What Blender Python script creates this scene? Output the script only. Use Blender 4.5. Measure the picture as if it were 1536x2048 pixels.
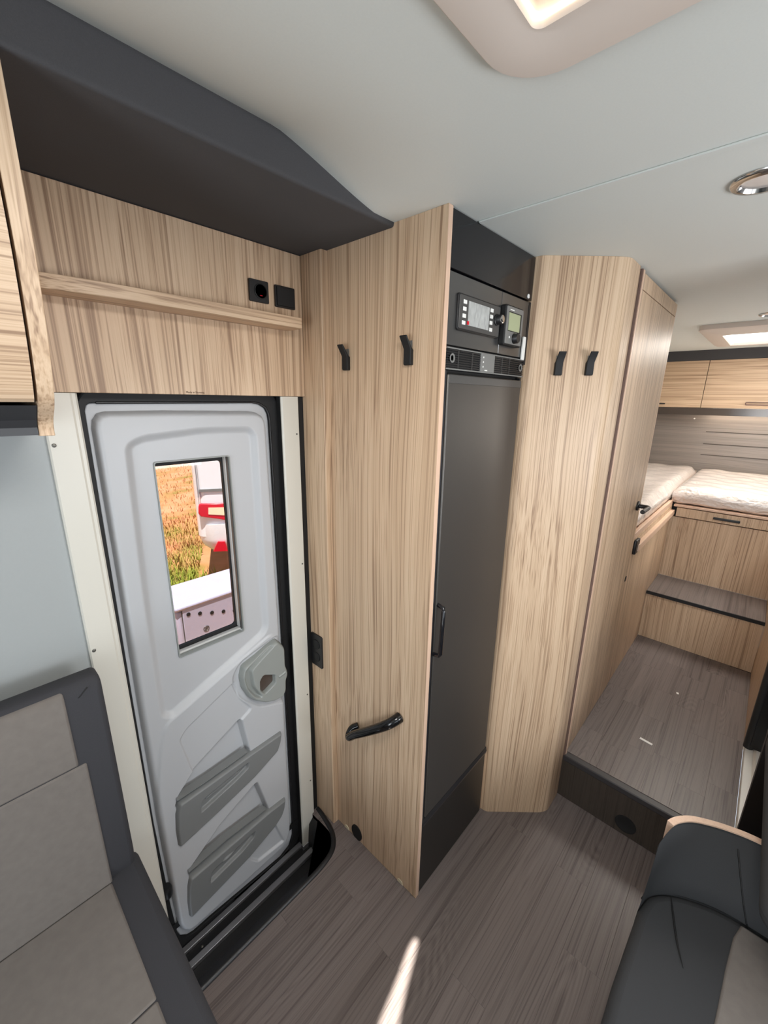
import bpy, bmesh, math, random
import numpy as np
from mathutils import Vector, Matrix
from mathutils.geometry import tessellate_polygon
random.seed(7)
for o in list(bpy.data.objects): bpy.data.objects.remove(o)
S = bpy.context.scene
COL = S.collection
# world axes: X to the rear of the vehicle, Y to the entrance-door side, Z up (metres, floor = 0)
# ------------------------------------------------------------------ camera
FPX = 824.55
R = np.array([[0.68067238, -0.18373416, 0.70917337], [-0.73244127, -0.19004999, 0.65376661], [0.01465913, -0.96442872, -0.26393626]])
CP = np.array([0., 0., 1.68])
cam = bpy.data.cameras.new('camera'); camo = bpy.data.objects.new('camera', cam); COL.objects.link(camo)
cam.sensor_fit = 'HORIZONTAL'; cam.sensor_width = 36.0; cam.lens = FPX / 1536 * 36.0
cam.clip_start = 0.02
M = Matrix.Identity(4)
for i in range(3):
    M[i][0] = R[i, 0]; M[i][1] = -R[i, 1]; M[i][2] = -R[i, 2]; M[i][3] = CP[i]
camo.matrix_world = M
S.camera = camo
# ------------------------------------------------------------------ light
S.view_settings.view_transform = 'Standard'; S.view_settings.look = 'None'
S.view_settings.exposure = 0.58; S.view_settings.gamma = 1.0
S.view_settings.use_curve_mapping = False
W = bpy.data.worlds.new('sky'); S.world = W; W.use_nodes = True
bg = W.node_tree.nodes['Background']; bg.inputs[0].default_value = (0.74, 0.86, 1.0, 1); bg.inputs[1].default_value = 1.3
SUNV = Vector((-.16, -.25, 1.0)).normalized()
sl = bpy.data.lights.new('sun', 'SUN'); sl.energy = 19; sl.angle = math.radians(.6); sl.color = (1, .95, .86)
so = bpy.data.objects.new('sun', sl); COL.objects.link(so); so.rotation_euler = SUNV.to_track_quat('Z', 'Y').to_euler(); so.location = (0, -2, 6)
def area(name, loc, d, sx, sy, e, col=(1, 1, 1), spread=180):
    l = bpy.data.lights.new(name, 'AREA'); l.shape = 'RECTANGLE'; l.size = sx; l.size_y = sy; l.energy = e; l.color = col
    l.spread = math.radians(spread)
    o = bpy.data.objects.new(name, l); COL.objects.link(o); o.location = loc
    o.rotation_euler = Vector(d).to_track_quat('-Z', 'Z').to_euler()
    return o
area('fill_kitchen_side', (1.1, -1.13, 1.38), (0, 1, .12), .75, .5, 11, (.98, .98, 1))  # added fill lamp, brightens the slanted bathroom wall; kitchen side is unseen
area('daylight_dinette_window', (-.1, -1.13, 1.25), (0, 1, .22), 1.1, .65, 2.5, (.93, .97, 1))
area('daylight_windscreen', (-1.86, 0, 1.35), (1, 0, .22), 1.7, .75, 21, (.93, .975, 1))
area('daylight_skylight', (.27, 0, 2.06), (0, 0, -1), .44, .44, 9, (1, .97, .93))
area('daylight_rear_skylight', (3.36, .0, 2.05), (0, 0, -1), .5, .5, 9, (1, .93, .84))
area('fill_shower', (1.92, -.55, 2.06), (0, 0, -1), .35, .35, 9, (.95, .98, 1))  # added lamp inside the cubicle to whiten the threshold; the roof vent is made up
area('daylight_rear_window', (3.7, -1.13, 1.5), (0, 1, -.1), .7, .35, 9, (1, .92, .82))

S.cycles.max_bounces = 9; S.cycles.diffuse_bounces = 6; S.cycles.glossy_bounces = 3; S.cycles.caustics_reflective = False; S.cycles.caustics_refractive = False

# ------------------------------------------------------------------ helpers
def ray(p): return R @ np.array([p[0] - 768, p[1] - 1024, FPX])
def aX(p, c): d = ray(p); return CP + d * ((c - CP[0]) / d[0])
def aY(p, c): d = ray(p); return CP + d * ((c - CP[1]) / d[1])
def aZ(p, c): d = ray(p); return CP + d * ((c - CP[2]) / d[2])
def xz(ps, Y): return [(float(q[0]), float(q[2])) for q in (aY(p, Y) for p in ps)]
def yz(ps, X): return [(float(q[1]), float(q[2])) for q in (aX(p, X) for p in ps)]
def xy(ps, Z): return [(float(q[0]), float(q[1])) for q in (aZ(p, Z) for p in ps)]
def lin(*c):
    return tuple(((v / 255) / 12.92 if v / 255 <= .04045 else ((v / 255 + .055) / 1.055) ** 2.4) for v in c) + (1,)

class MB:
    def __init__(s): s.v = []; s.f = []
    def add(s, vs, fs):
        b = len(s.v); s.v += [tuple(map(float, v)) for v in vs]; s.f += [tuple(b + i for i in f) for f in fs]; return s
    def box(s, x0, x1, y0, y1, z0, z1):
        return s.add([(x0, y0, z0), (x1, y0, z0), (x1, y1, z0), (x0, y1, z0), (x0, y0, z1), (x1, y0, z1), (x1, y1, z1), (x0, y1, z1)],
                     [(0, 3, 2, 1), (4, 5, 6, 7), (0, 1, 5, 4), (1, 2, 6, 5), (2, 3, 7, 6), (3, 0, 4, 7)])
    def prism(s, poly, ax, a, b):
        # poly: 2D points in the two other axes (x,y order), extruded along ax from a to b
        def P(u, v, w): return {'X': (w, u, v), 'Y': (u, w, v), 'Z': (u, v, w)}[ax]
        n = len(poly)
        return s.add([P(u, v, a) for u, v in poly] + [P(u, v, b) for u, v in poly],
                     [tuple(range(n))[::-1], tuple(range(n, 2 * n))] + [(i, (i + 1) % n, n + (i + 1) % n, n + i) for i in range(n)])
    def plate(s, outer, holes, ax, a, b):
        def P(u, v, w): return {'X': (w, u, v), 'Y': (u, w, v), 'Z': (u, v, w)}[ax]
        loops = [outer] + holes
        tris = tessellate_polygon([[Vector((u, v, 0)) for u, v in l] for l in loops])
        fl = [p for l in loops for p in l]; n = len(fl)
        fs = [tuple(t) for t in tris] + [tuple(n + i for i in t) for t in tris]
        k = 0
        for l in loops:
            m = len(l); fs += [(k + i, k + (i + 1) % m, n + k + (i + 1) % m, n + k + i) for i in range(m)]; k += m
        return s.add([P(u, v, a) for u, v in fl] + [P(u, v, b) for u, v in fl], fs)
    def tube(s, pts, r, seg=10, caps=True):
        pts = [Vector(p) for p in pts]; n = len(pts)
        rs = r if isinstance(r, (list, tuple)) else [r] * n
        vs = []; fs = []; prev = None
        for i, p in enumerate(pts):
            t = (pts[min(i + 1, n - 1)] - pts[max(i - 1, 0)]).normalized()
            if prev is None: u = t.orthogonal().normalized()
            else: u = (prev - t * prev.dot(t)).normalized()
            prev = u; w = t.cross(u)
            for k in range(seg):
                a = 2 * math.pi * k / seg; vs.append(p + (u * math.cos(a) + w * math.sin(a)) * rs[i])
        for i in range(n - 1):
            for k in range(seg):
                fs.append((i * seg + k, i * seg + (k + 1) % seg, (i + 1) * seg + (k + 1) % seg, (i + 1) * seg + k))
        if caps: fs += [tuple(range(seg))[::-1], tuple(range((n - 1) * seg, n * seg))]
        return s.add(vs, fs)
    def lathe(s, prof, c, axis=(0, 0, 1), seg=24):
        ax = Vector(axis).normalized(); u = ax.orthogonal().normalized(); w = ax.cross(u); c = Vector(c)
        vs = []; fs = []; n = len(prof)
        for r, h in prof:
            for k in range(seg):
                a = 2 * math.pi * k / seg; vs.append(c + ax * h + (u * math.cos(a) + w * math.sin(a)) * r)
        for i in range(n - 1):
            for k in range(seg): fs.append((i * seg + k, i * seg + (k + 1) % seg, (i + 1) * seg + (k + 1) % seg, (i + 1) * seg + k))
        fs += [tuple(range(seg))[::-1], tuple(range((n - 1) * seg, n * seg))]
        return s.add(vs, fs)
    def loft(s, loops, close=True, caps=True):
        n = len(loops[0]); vs = [p for l in loops for p in l]; fs = []
        for i in range(len(loops) - 1):
            for k in range(n if close else n - 1):
                fs.append((i * n + k, i * n + (k + 1) % n, (i + 1) * n + (k + 1) % n, (i + 1) * n + k))
        if caps: fs += [tuple(range(n))[::-1], tuple(range((len(loops) - 1) * n, len(loops) * n))]
        return s.add(vs, fs)

def setp(o, label=None, cat=None, group=None, kind=None):
    if label: o['label'] = label
    if cat: o['category'] = cat
    if group: o['group'] = group
    if kind: o['kind'] = kind
    return o
def par(o, parent):
    if parent is not None:
        bpy.context.view_layer.update()
        o.parent = parent; o.matrix_parent_inverse = Matrix.LocRotScale(parent.location, parent.rotation_euler, None).inverted() if parent.parent is None else Matrix.Identity(4)
def obj(name, mb, mat, parent=None, bevel=0, seg=2, smooth=None, subsurf=0, local=False, recalc=True):
    me = bpy.data.meshes.new(name); me.from_pydata(mb.v, [], mb.f)
    if recalc:
        bm = bmesh.new(); bm.from_mesh(me); bmesh.ops.recalc_face_normals(bm, faces=bm.faces); bm.to_mesh(me); bm.free()
    me.materials.append(mat)
    o = bpy.data.objects.new(name, me); COL.objects.link(o)
    if bevel:
        m = o.modifiers.new('bevel', 'BEVEL'); m.width = bevel; m.segments = seg; m.limit_method = 'ANGLE'; m.angle_limit = math.radians(35)
        m.use_clamp_overlap = True
        if smooth is None: smooth = 45
    if subsurf:
        m = o.modifiers.new('sub', 'SUBSURF'); m.levels = subsurf; m.render_levels = subsurf
    if smooth:
        me.shade_smooth(); me.set_sharp_from_angle(angle=math.radians(smooth if not bevel else 60))
    if parent is not None:
        o.parent = parent
        if not local: o.matrix_parent_inverse = wm(parent).inverted()
    return o
def wm(o):
    m = Matrix.LocRotScale(o.location, o.rotation_euler, o.scale)
    return (wm(o.parent) @ o.matrix_parent_inverse @ m) if o.parent else m
def empty(name, loc=(0, 0, 0), rz=0, **k):
    o = bpy.data.objects.new(name, None); COL.objects.link(o); o.location = loc; o.rotation_euler = (0, 0, rz); o.empty_display_size = .05
    return setp(o, **k)
def copy_tree(o, parent=None):
    c = o.copy(); COL.objects.link(c)
    if parent is not None: c.parent = parent; c.matrix_parent_inverse = o.matrix_parent_inverse.copy()
    for ch in list(o.children): copy_tree(ch, c)
    return c
def rrect(x0, x1, y0, y1, r, n=5):
    p = []
    for cx, cy, a0 in ((x1 - r, y1 - r, 0), (x0 + r, y1 - r, 90), (x0 + r, y0 + r, 180), (x1 - r, y0 + r, 270)):
        for k in range(n + 1):
            a = math.radians(a0 + 90 * k / n); p.append((cx + r * math.cos(a), cy + r * math.sin(a)))
    return p
def round_poly(pts, r, n=4):
    out = []; m = len(pts)
    for i in range(m):
        p = Vector(pts[i]); a = Vector(pts[i - 1]); b = Vector(pts[(i + 1) % m])
        da = (a - p); db = (b - p); q = min(r, da.length * .45, db.length * .45)
        s0 = p + da.normalized() * q; s1 = p + db.normalized() * q
        for k in range(n + 1):
            t = k / n; v = s0 * (1 - t) ** 2 + p * 2 * t * (1 - t) + s1 * t * t; out.append((v.x, v.y))
    return out
def spline(pts, n=6):
    out = []; P = [Vector(p) for p in pts]; P = [P[0] * 2 - P[1]] + P + [P[-1] * 2 - P[-2]]
    for i in range(1, len(P) - 2):
        for k in range(n):
            t = k / n; a, b, c, d = P[i - 1:i + 3]
            out.append(.5 * ((2 * b) + (c - a) * t + (2 * a - 5 * b + 4 * c - d) * t * t + (3 * b - a - 3 * c + d) * t ** 3))
    out.append(P[-2]); return out
# --- molded relief sheet in the X-Z plane; Y = base - height
def sdist(U, V, poly):
    p = np.array(poly, float); n = len(p); d = np.full(U.shape, 1e9); ins = np.zeros(U.shape, bool)
    for i in range(n):
        a = p[i]; b = p[(i + 1) % n]; e = b - a; L = e @ e + 1e-12
        t = np.clip(((U - a[0]) * e[0] + (V - a[1]) * e[1]) / L, 0, 1)
        d = np.minimum(d, np.hypot(U - a[0] - t * e[0], V - a[1] - t * e[1]))
        c = (a[1] > V) != (b[1] > V)
        with np.errstate(divide='ignore', invalid='ignore'):
            xi = (b[0] - a[0]) * (V - a[1]) / (b[1] - a[1] + 1e-15) + a[0]
        ins ^= c & (U < xi)
    return np.where(ins, d, -d)
def sstep(t): t = np.clip(t, 0, 1); return t * t * (3 - 2 * t)
def relief(name, mat, parent, outline, base, height, soft, feats, res=.0025, cut=None):
    p = np.array(outline); x0, z0 = p.min(0) - res * 3; x1, z1 = p.max(0) + res * 3
    U, V = np.meshgrid(np.arange(x0, x1, res), np.arange(z0, z1, res), indexing='ij')
    sd = sdist(U, V, outline)
    H = -.012 + (height + .012) * np.sqrt(np.clip(1 - (1 - np.clip((sd + soft * .3) / soft, 0, 1)) ** 2, 0, 1))
    for poly, dep, sf in feats:
        f = sdist(U, V, poly); H = H + dep * sstep(f / sf + .5)
    nx, nz = U.shape; idx = np.arange(nx * nz).reshape(nx, nz)
    keep = sd > -res * 2.5
    if cut is not None: keep &= H > cut
    q = keep[:-1, :-1] & keep[1:, :-1] & keep[1:, 1:] & keep[:-1, 1:]
    F = np.stack([idx[:-1, :-1][q], idx[1:, :-1][q], idx[1:, 1:][q], idx[:-1, 1:][q]], 1)
    used = np.unique(F); mp = np.full(nx * nz, -1); mp[used] = np.arange(len(used))
    vs = np.stack([U.ravel()[used], (base - H).ravel()[used], V.ravel()[used]], 1)
    me = bpy.data.meshes.new(name); me.from_pydata(vs.tolist(), [], mp[F].tolist()); me.materials.append(mat); me.shade_smooth()
    o = bpy.data.objects.new(name, me); COL.objects.link(o)
    if parent: o.parent = parent; o.matrix_parent_inverse = wm(parent).inverted()
    return o

# ------------------------------------------------------------------ materials
def newmat(name):
    m = bpy.data.materials.new(name); m.use_nodes = True; nt = m.node_tree
    return m, nt, nt.nodes['Principled BSDF']
def N(nt, t, **k):
    n = nt.nodes.new(t)
    for a, v in k.items(): setattr(n, a, v)
    return n
def plain(name, col, rough=.5, metal=0, noise=0, nscale=60, bump=0, coat=0, spec=.5, stretch=(1, 1, 1)):
    m, nt, b = newmat(name)
    b.inputs['Base Color'].default_value = col; b.inputs['Roughness'].default_value = rough; b.inputs['Metallic'].default_value = metal
    b.inputs['Specular IOR Level'].default_value = spec
    if coat: b.inputs['Coat Weight'].default_value = coat; b.inputs['Coat Roughness'].default_value = .08
    if noise or bump:
        tc = N(nt, 'ShaderNodeTexCoord'); mp = N(nt, 'ShaderNodeMapping'); mp.inputs['Scale'].default_value = stretch
        nt.links.new(tc.outputs['Object'], mp.inputs[0])
        nz = N(nt, 'ShaderNodeTexNoise'); nz.inputs['Scale'].default_value = nscale; nz.inputs['Detail'].default_value = 4
        nt.links.new(mp.outputs[0], nz.inputs['Vector'])
        if noise:
            hs = N(nt, 'ShaderNodeMix', data_type='RGBA', blend_type='MULTIPLY'); hs.inputs[0].default_value = 1
            rp = N(nt, 'ShaderNodeMapRange'); rp.inputs[1].default_value = .25; rp.inputs[2].default_value = .75
            rp.inputs[3].default_value = 1 - noise; rp.inputs[4].default_value = 1 + noise
            nt.links.new(nz.outputs[0], rp.inputs[0]); hs.inputs[6].default_value = col
            cmb = N(nt, 'ShaderNodeCombineColor')
            for i in range(3): nt.links.new(rp.outputs[0], cmb.inputs[i])
            nt.links.new(cmb.outputs[0], hs.inputs[7]); nt.links.new(hs.outputs[2], b.inputs['Base Color'])
        if bump:
            bp = N(nt, 'ShaderNodeBump'); bp.inputs['Strength'].default_value = bump; bp.inputs['Distance'].default_value = .002
            nt.links.new(nz.outputs[0], bp.inputs['Height']); nt.links.new(bp.outputs[0], b.inputs['Normal'])
    return m
def wood(name, axis, c0, c1, c2, rough=.42, rnd=False, fine=170, mid=38, big=9, contrast=1.0, rings=0.0, spec=.4):
    m, nt, b = newmat(name)
    tc = N(nt, 'ShaderNodeTexCoord'); vec = tc.outputs['Object']
    if rnd:
        oi = N(nt, 'ShaderNodeObjectInfo'); mul = N(nt, 'ShaderNodeMath', operation='MULTIPLY'); mul.inputs[1].default_value = 37.0
        nt.links.new(oi.outputs['Random'], mul.inputs[0]); ad = N(nt, 'ShaderNodeVectorMath', operation='ADD')
        nt.links.new(vec, ad.inputs[0]); nt.links.new(mul.outputs[0], ad.inputs[1]); vec = ad.outputs[0]
    # slow wander of the grain
    wmp = N(nt, 'ShaderNodeMapping'); wmp.inputs['Scale'].default_value = tuple(.9 if i == axis else 3.0 for i in range(3)); nt.links.new(vec, wmp.inputs[0])
    wn = N(nt, 'ShaderNodeTexNoise'); wn.inputs['Scale'].default_value = 1.0; wn.inputs['Detail'].default_value = 1; nt.links.new(wmp.outputs[0], wn.inputs['Vector'])
    wsub = N(nt, 'ShaderNodeVectorMath', operation='SCALE'); wsub.inputs['Scale'].default_value = .05; nt.links.new(wn.outputs['Color'], wsub.inputs[0])
    wad = N(nt, 'ShaderNodeVectorMath', operation='ADD'); nt.links.new(vec, wad.inputs[0]); nt.links.new(wsub.outputs[0], wad.inputs[1]); vec = wad.outputs[0]
    def layer(sc, along, det):
        mp = N(nt, 'ShaderNodeMapping'); mp.inputs['Scale'].default_value = tuple(sc * along if i == axis else sc for i in range(3)); nt.links.new(vec, mp.inputs[0])
        nz = N(nt, 'ShaderNodeTexNoise'); nz.inputs['Scale'].default_value = 1.0; nz.inputs['Detail'].default_value = det; nt.links.new(mp.outputs[0], nz.inputs['Vector']); return nz.outputs[0]
    tot = None
    for src, lo_, hi_, wgt in ((layer(big, .05, 2), .3, .7, .12), (layer(mid, .010, 2), .3, .7, .16), (layer(fine * 1.5, .003, 1), .48, .66, -.21), (layer(fine * .55, .004, 1), .56, .68, -.20), (layer(fine * 3, .002, 1), .35, .7, -.10)):
        mr_ = N(nt, 'ShaderNodeMapRange'); mr_.inputs[1].default_value = lo_; mr_.inputs[2].default_value = hi_; mr_.inputs[3].default_value = 0; mr_.inputs[4].default_value = wgt; nt.links.new(src, mr_.inputs[0])
        if tot is None:
            ad_ = N(nt, 'ShaderNodeMath', operation='ADD'); ad_.inputs[1].default_value = .50; nt.links.new(mr_.outputs[0], ad_.inputs[0])
        else:
            ad_ = N(nt, 'ShaderNodeMath', operation='ADD'); nt.links.new(mr_.outputs[0], ad_.inputs[0]); nt.links.new(tot, ad_.inputs[1])
        tot = ad_.outputs[0]
    if rings:
        mp = N(nt, 'ShaderNodeMapping'); mp.inputs['Scale'].default_value = tuple(1.6 if i == axis else 9 for i in range(3)); nt.links.new(vec, mp.inputs[0])
        n1 = N(nt, 'ShaderNodeTexNoise'); n1.inputs['Scale'].default_value = 1; n1.inputs['Detail'].default_value = 0; nt.links.new(mp.outputs[0], n1.inputs['Vector'])
        ml = N(nt, 'ShaderNodeMath', operation='MULTIPLY'); ml.inputs[1].default_value = 170; nt.links.new(n1.outputs[0], ml.inputs[0])
        sn = N(nt, 'ShaderNodeMath', operation='SINE'); nt.links.new(ml.outputs[0], sn.inputs[0])
        gt = N(nt, 'ShaderNodeMapRange'); gt.inputs[1].default_value = .56; gt.inputs[2].default_value = .72; gt.inputs[3].default_value = 0; gt.inputs[4].default_value = rings; nt.links.new(n1.outputs[0], gt.inputs[0])
        m2 = N(nt, 'ShaderNodeMath', operation='MULTIPLY_ADD'); nt.links.new(sn.outputs[0], m2.inputs[0]); nt.links.new(gt.outputs[0], m2.inputs[1]); nt.links.new(tot, m2.inputs[2]); tot = m2.outputs[0]
    cr = N(nt, 'ShaderNodeValToRGB'); e = cr.color_ramp.elements
    h = .26 / contrast
    e[0].position = .5 - h; e[0].color = c0; e[1].position = .5 + h; e[1].color = c2
    x = e.new(.5); x.color = c1
    nt.links.new(tot, cr.inputs[0])
    out = cr.outputs[0]
    if rnd:
        mr = N(nt, 'ShaderNodeMapRange'); mr.inputs[3].default_value = .95; mr.inputs[4].default_value = 1.05; nt.links.new(oi.outputs['Random'], mr.inputs[0])
        hv = N(nt, 'ShaderNodeHueSaturation'); nt.links.new(out, hv.inputs['Color']); nt.links.new(mr.outputs[0], hv.inputs['Value']); out = hv.outputs[0]
    nt.links.new(out, b.inputs['Base Color'])
    b.inputs['Roughness'].default_value = rough; b.inputs['Specular IOR Level'].default_value = spec
    bp = N(nt, 'ShaderNodeBump'); bp.inputs['Strength'].default_value = .12; bp.inputs['Distance'].default_value = .0006
    nt.links.new(tot, bp.inputs['Height']); nt.links.new(bp.outputs[0], b.inputs['Normal'])
    return m
def emit(name, col, s):
    m = bpy.data.materials.new(name); m.use_nodes = True; nt = m.node_tree; nt.nodes.clear()
    e = N(nt, 'ShaderNodeEmission'); e.inputs[0].default_value = col; e.inputs[1].default_value = s
    o = N(nt, 'ShaderNodeOutputMaterial'); nt.links.new(e.outputs[0], o.inputs[0]); return m
def glass(name, tint=(1, 1, 1, 1), mixf=.06):
    m = bpy.data.materials.new(name); m.use_nodes = True; nt = m.node_tree; nt.nodes.clear()
    t = N(nt, 'ShaderNodeBsdfTransparent'); t.inputs[0].default_value = tint
    g = N(nt, 'ShaderNodeBsdfGlossy'); g.inputs['Roughness'].default_value = .03
    mx = N(nt, 'ShaderNodeMixShader'); mx.inputs[0].default_value = mixf
    nt.links.new(t.outputs[0], mx.inputs[1]); nt.links.new(g.outputs[0], mx.inputs[2])
    o = N(nt, 'ShaderNodeOutputMaterial'); nt.links.new(mx.outputs[0], o.inputs[0]); return m
WC = (lin(150, 122, 98), lin(197, 169, 140), lin(217, 192, 164))
WV = wood('oak_laminate_upright', 2, *WC)
WX = wood('oak_laminate_lengthwise', 0, *WC)
WY = wood('oak_laminate_crosswise', 1, *WC)
WEDGE = wood('pale_edge_band', 2, lin(205, 172, 148), lin(216, 184, 160), lin(224, 194, 170), contrast=.6)
FLR = wood('grey_brown_vinyl', 0, lin(76, 68, 66), lin(108, 99, 96), lin(124, 115, 111), rough=.38, rnd=True, fine=150, mid=50, big=14, contrast=.72, rings=.10)
GREYW = wood('grey_wood_panel', 1, lin(104, 97, 92), lin(124, 116, 110), lin(140, 131, 124), rough=.3, contrast=.8)
CEIL = plain('ceiling_white', lin(214, 218, 214), .55, noise=.015, nscale=300)
WHITE = plain('white_wall', lin(158, 162, 162), .5, noise=.01, nscale=200)
JAMB = plain('cream_door_frame', lin(208, 205, 195), .35)
DOORW = plain('moulded_door_white', lin(178, 180, 183), .40, bump=.05, nscale=900)
DOORG = plain('pocket_grey', lin(116, 118, 118), .5, bump=.05, nscale=900)
LOCKG = plain('lock_grey', lin(140, 144, 141), .45)
ANTH = plain('anthracite_felt', lin(70, 69, 71), .85, noise=.08, nscale=700, bump=.15)
BLACKP = plain('black_plastic', lin(26, 26, 28), .4)
BLACKS = plain('black_soft', lin(14, 14, 15), .65)
BLACKG = plain('black_gloss', lin(22, 22, 26), .12, spec=.5)
FRIDGE = plain('fridge_door_black', lin(92, 89, 86), .42, metal=.7, noise=.04, nscale=900, spec=.5)
FASCIA = plain('fascia_graphite', lin(118, 118, 118), .30, metal=.85)
DGREY = plain('dark_grey_plastic', lin(72, 71, 70), .4)
MGREY = plain('mid_grey_plastic', lin(120, 120, 118), .4)
ALU = plain('aluminium', lin(150, 150, 154), .38, metal=.7)
RAIL = plain('pale_rail', lin(188, 188, 186), .35)
CHROME = plain('chrome', lin(205, 203, 200), .15, metal=1)
FABG = plain('grey_microfibre', lin(110, 104, 99), .9, noise=.07, nscale=55, bump=.25, stretch=(1, 1, 1))
FABD = plain('charcoal_fabric', lin(50, 50, 54), .85, noise=.10, nscale=900, bump=.2)
FABB = plain('black_leatherette', lin(48, 49, 51), .88, noise=.06, nscale=700, bump=.15)
PLAST = None
CREAM = plain('skylight_frame_cream', lin(214, 202, 192), .45)
WLED = emit('led_warm', (1, .80, .55, 1), 6)
PANE = emit('skylight_pane_lit', (1, .98, .95, 1), 2.6)
GLASS = glass('door_glass_tinted', (.56, .56, .57, 1), .04)
PAPERW = plain('white_label', lin(236, 236, 232), .5)
RED = plain('red_lens', lin(205, 18, 40), .25)
CREAMCAP = plain('beige_cap', lin(214, 203, 176), .5)
LCD = plain('lcd_green', lin(168, 176, 140), .3)
SCRN = plain('film_on_screen', lin(176, 178, 176), .25, noise=.25, nscale=160, stretch=(1, 1, .25))
SCREW = plain('screw_grey', lin(110, 108, 102), .4, metal=.6)
INK = plain('brown_ink', lin(92, 66, 48), .7)

# ------------------------------------------------------------------ key planes
ZC = 2.09; PX = .847; YW = 1.105; ZS = 2.08; YS = .762; XA = .823; YF = .607; YB = .397; ZR = .212; XR = 1.60; YR = -.170; XREAR = 4.42

# ================================================================== SETTING
# floor: sub-base and planks
flo = setp(obj('floor', MB().plate([(-1.9, -1.15), (1.6, -1.15), (1.6, 1.14), (-1.9, 1.14)], [[(.15, .925), (.15, 1.139), (.79, 1.139), (.79, .99), (.75, .945), (.70, .925)]], 'Z', -.03, -.0045), BLACKS), kind='structure', label='dark grey-brown wood-look plank floor of the living area')
def plank(x0, x1, y0, y1, z, parent, t=.0045, g=.00012):
    w = MB(); b = .0005
    lo = [(x0 + g, y0 + g, z - t), (x1 - g, y0 + g, z - t), (x1 - g, y1 - g, z - t), (x0 + g, y1 - g, z - t)]
    mi = [(a, c, z - b * .6) for a, c, _ in lo]
    hi = [(x0 + g + b, y0 + g + b, z), (x1 - g - b, y0 + g + b, z), (x1 - g - b, y1 - g - b, z), (x0 + g + b, y1 - g - b, z)]
    w.loft([lo, mi, hi]); return obj('plank', w, FLR, parent)
PW = .112; jo = {}
rows = [.065 + PW * k for k in range(-4, 10)]
offs = [.30, .77, 1.07, .52, .77, 1.30, .667, .42, .95, .28, .70, .5, .9, .2]
for k, y0 in enumerate(rows):
    y1 = y0 + PW; cutx = 1.6
    if y0 < .065 and y0 > -.001: pass
    jx = {round(.065 + PW * 2, 3): .772, round(.065, 3): 1.068, round(.065 + PW * 4, 3): .667}.get(round(y0, 3), offs[k])
    xs = [-.8] + sorted([x for x in (jx - .9, jx, jx + .9) if -.7 < x < 1.52]) + [1.6]
    for a, b in zip(xs[:-1], xs[1:]):
        yy = y1
        if y1 > .915 and a < .79:
            if y0 < .915: plank(a, min(b, .79), y0, .915, 0, flo)
            if b > .79: plank(.79, b, y0, y1, 0, flo)
            continue
        plank(a, b, y0, yy, 0, flo)
# black entry tray with raised lip
lipo = spline([(.17, .918), (.30, .918), (.55, .918), (.68, .920), (.755, .938), (.795, .985), (.812, 1.05), (.8215, 1.112)], 5)
lipo = [(p[0], p[1]) for p in [(q.x, q.y) for q in [Vector((v[0], v[1], 0)) if not isinstance(v, Vector) else v for v in lipo]]]
def inset(pl, d):
    out = []
    for i, p in enumerate(pl):
        a = Vector(pl[max(i - 1, 0)]); b = Vector(pl[min(i + 1, len(pl) - 1)]); t = (b - a).normalized(); out.append((p[0] - t.y * d, p[1] + t.x * d))
    return out
obj('corner_infill', MB().box(.79, PX, .90, 1.14, -.035, -.0046), BLACKP, flo)
cpoly = [p for p in inset(lipo, -.007) if p[0] >= .60 and p[1] < 1.105]
obj('corner_piece', MB().prism([(cpoly[0][0], .9145)] + cpoly + [(.825, 1.105), (.825, .9145)], 'Z', -.0044, -.0002), FLR, flo)
tray = setp(empty('entry_tray', (.45, 1.0, 0)), 'sunken black plastic tray with raised lip in front of the entrance door', 'floor tray')
lips = [[(x, y, z) for x, y in inset(lipo, d)] for d, z in ((-.008, 0), (-.004, .007), (.003, .009), (.009, .005), (.013, -.004), (.05, -.04), (.06, -.15))]
obj('tray_rim', MB().loft(lips, close=False, caps=False), BLACKP, tray, smooth=50)
obj('tray_bottom', MB().box(.17, .8215, .95, 1.20, -.16, -.149), BLACKP, tray)
# platform
plat = setp(empty('floor_platform', (2.2, .1, 0)), 'raised rear floor platform with dark riser and wood-look strips', kind='structure')
obj('platform_base', MB().box(XR, 3.3, YR, YB, .0, ZR - .0045), BLACKS, plat)
RIS = wood('dark_riser_laminate', 2, lin(44, 38, 33), lin(60, 53, 47), lin(70, 62, 55), rough=.35, contrast=.8)
obj('riser', MB().box(XR - .004, XR + .001, YR, YB, .002, ZR - .025), RIS, plat)
obj('nosing', MB().box(XR - .006, XR + .026, YR, YB, ZR - .026, ZR + .001), plain('nosing_charcoal', lin(52, 50, 52), .45), plat, bevel=.004)
cv = aX((1250, 1652), XR - .004)
obj('vent_hole', MB().lathe([(.038, -.001), (.038, .0015), (.034, .0025), (.030, .001)], (XR - .004, cv[1], max(cv[2], .055)), (-1, 0, 0), 28), BLACKS, plat, smooth=40)
rng = random.Random(3)
yrow = YR; k = 0
while yrow < YB - .005:
    y1 = min(yrow + .0945, YB); x = XR + .027 - rng.random() * .3
    while x < 2.91:
        L = rng.choice([.26, .31, .36, .42]); a = max(x, XR + .027); b = min(x + L, 2.91)
        if b - a > .03: plank(a, b, yrow, y1, ZR, plat, g=.00003)
        x += L
    yrow += .0945
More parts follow.
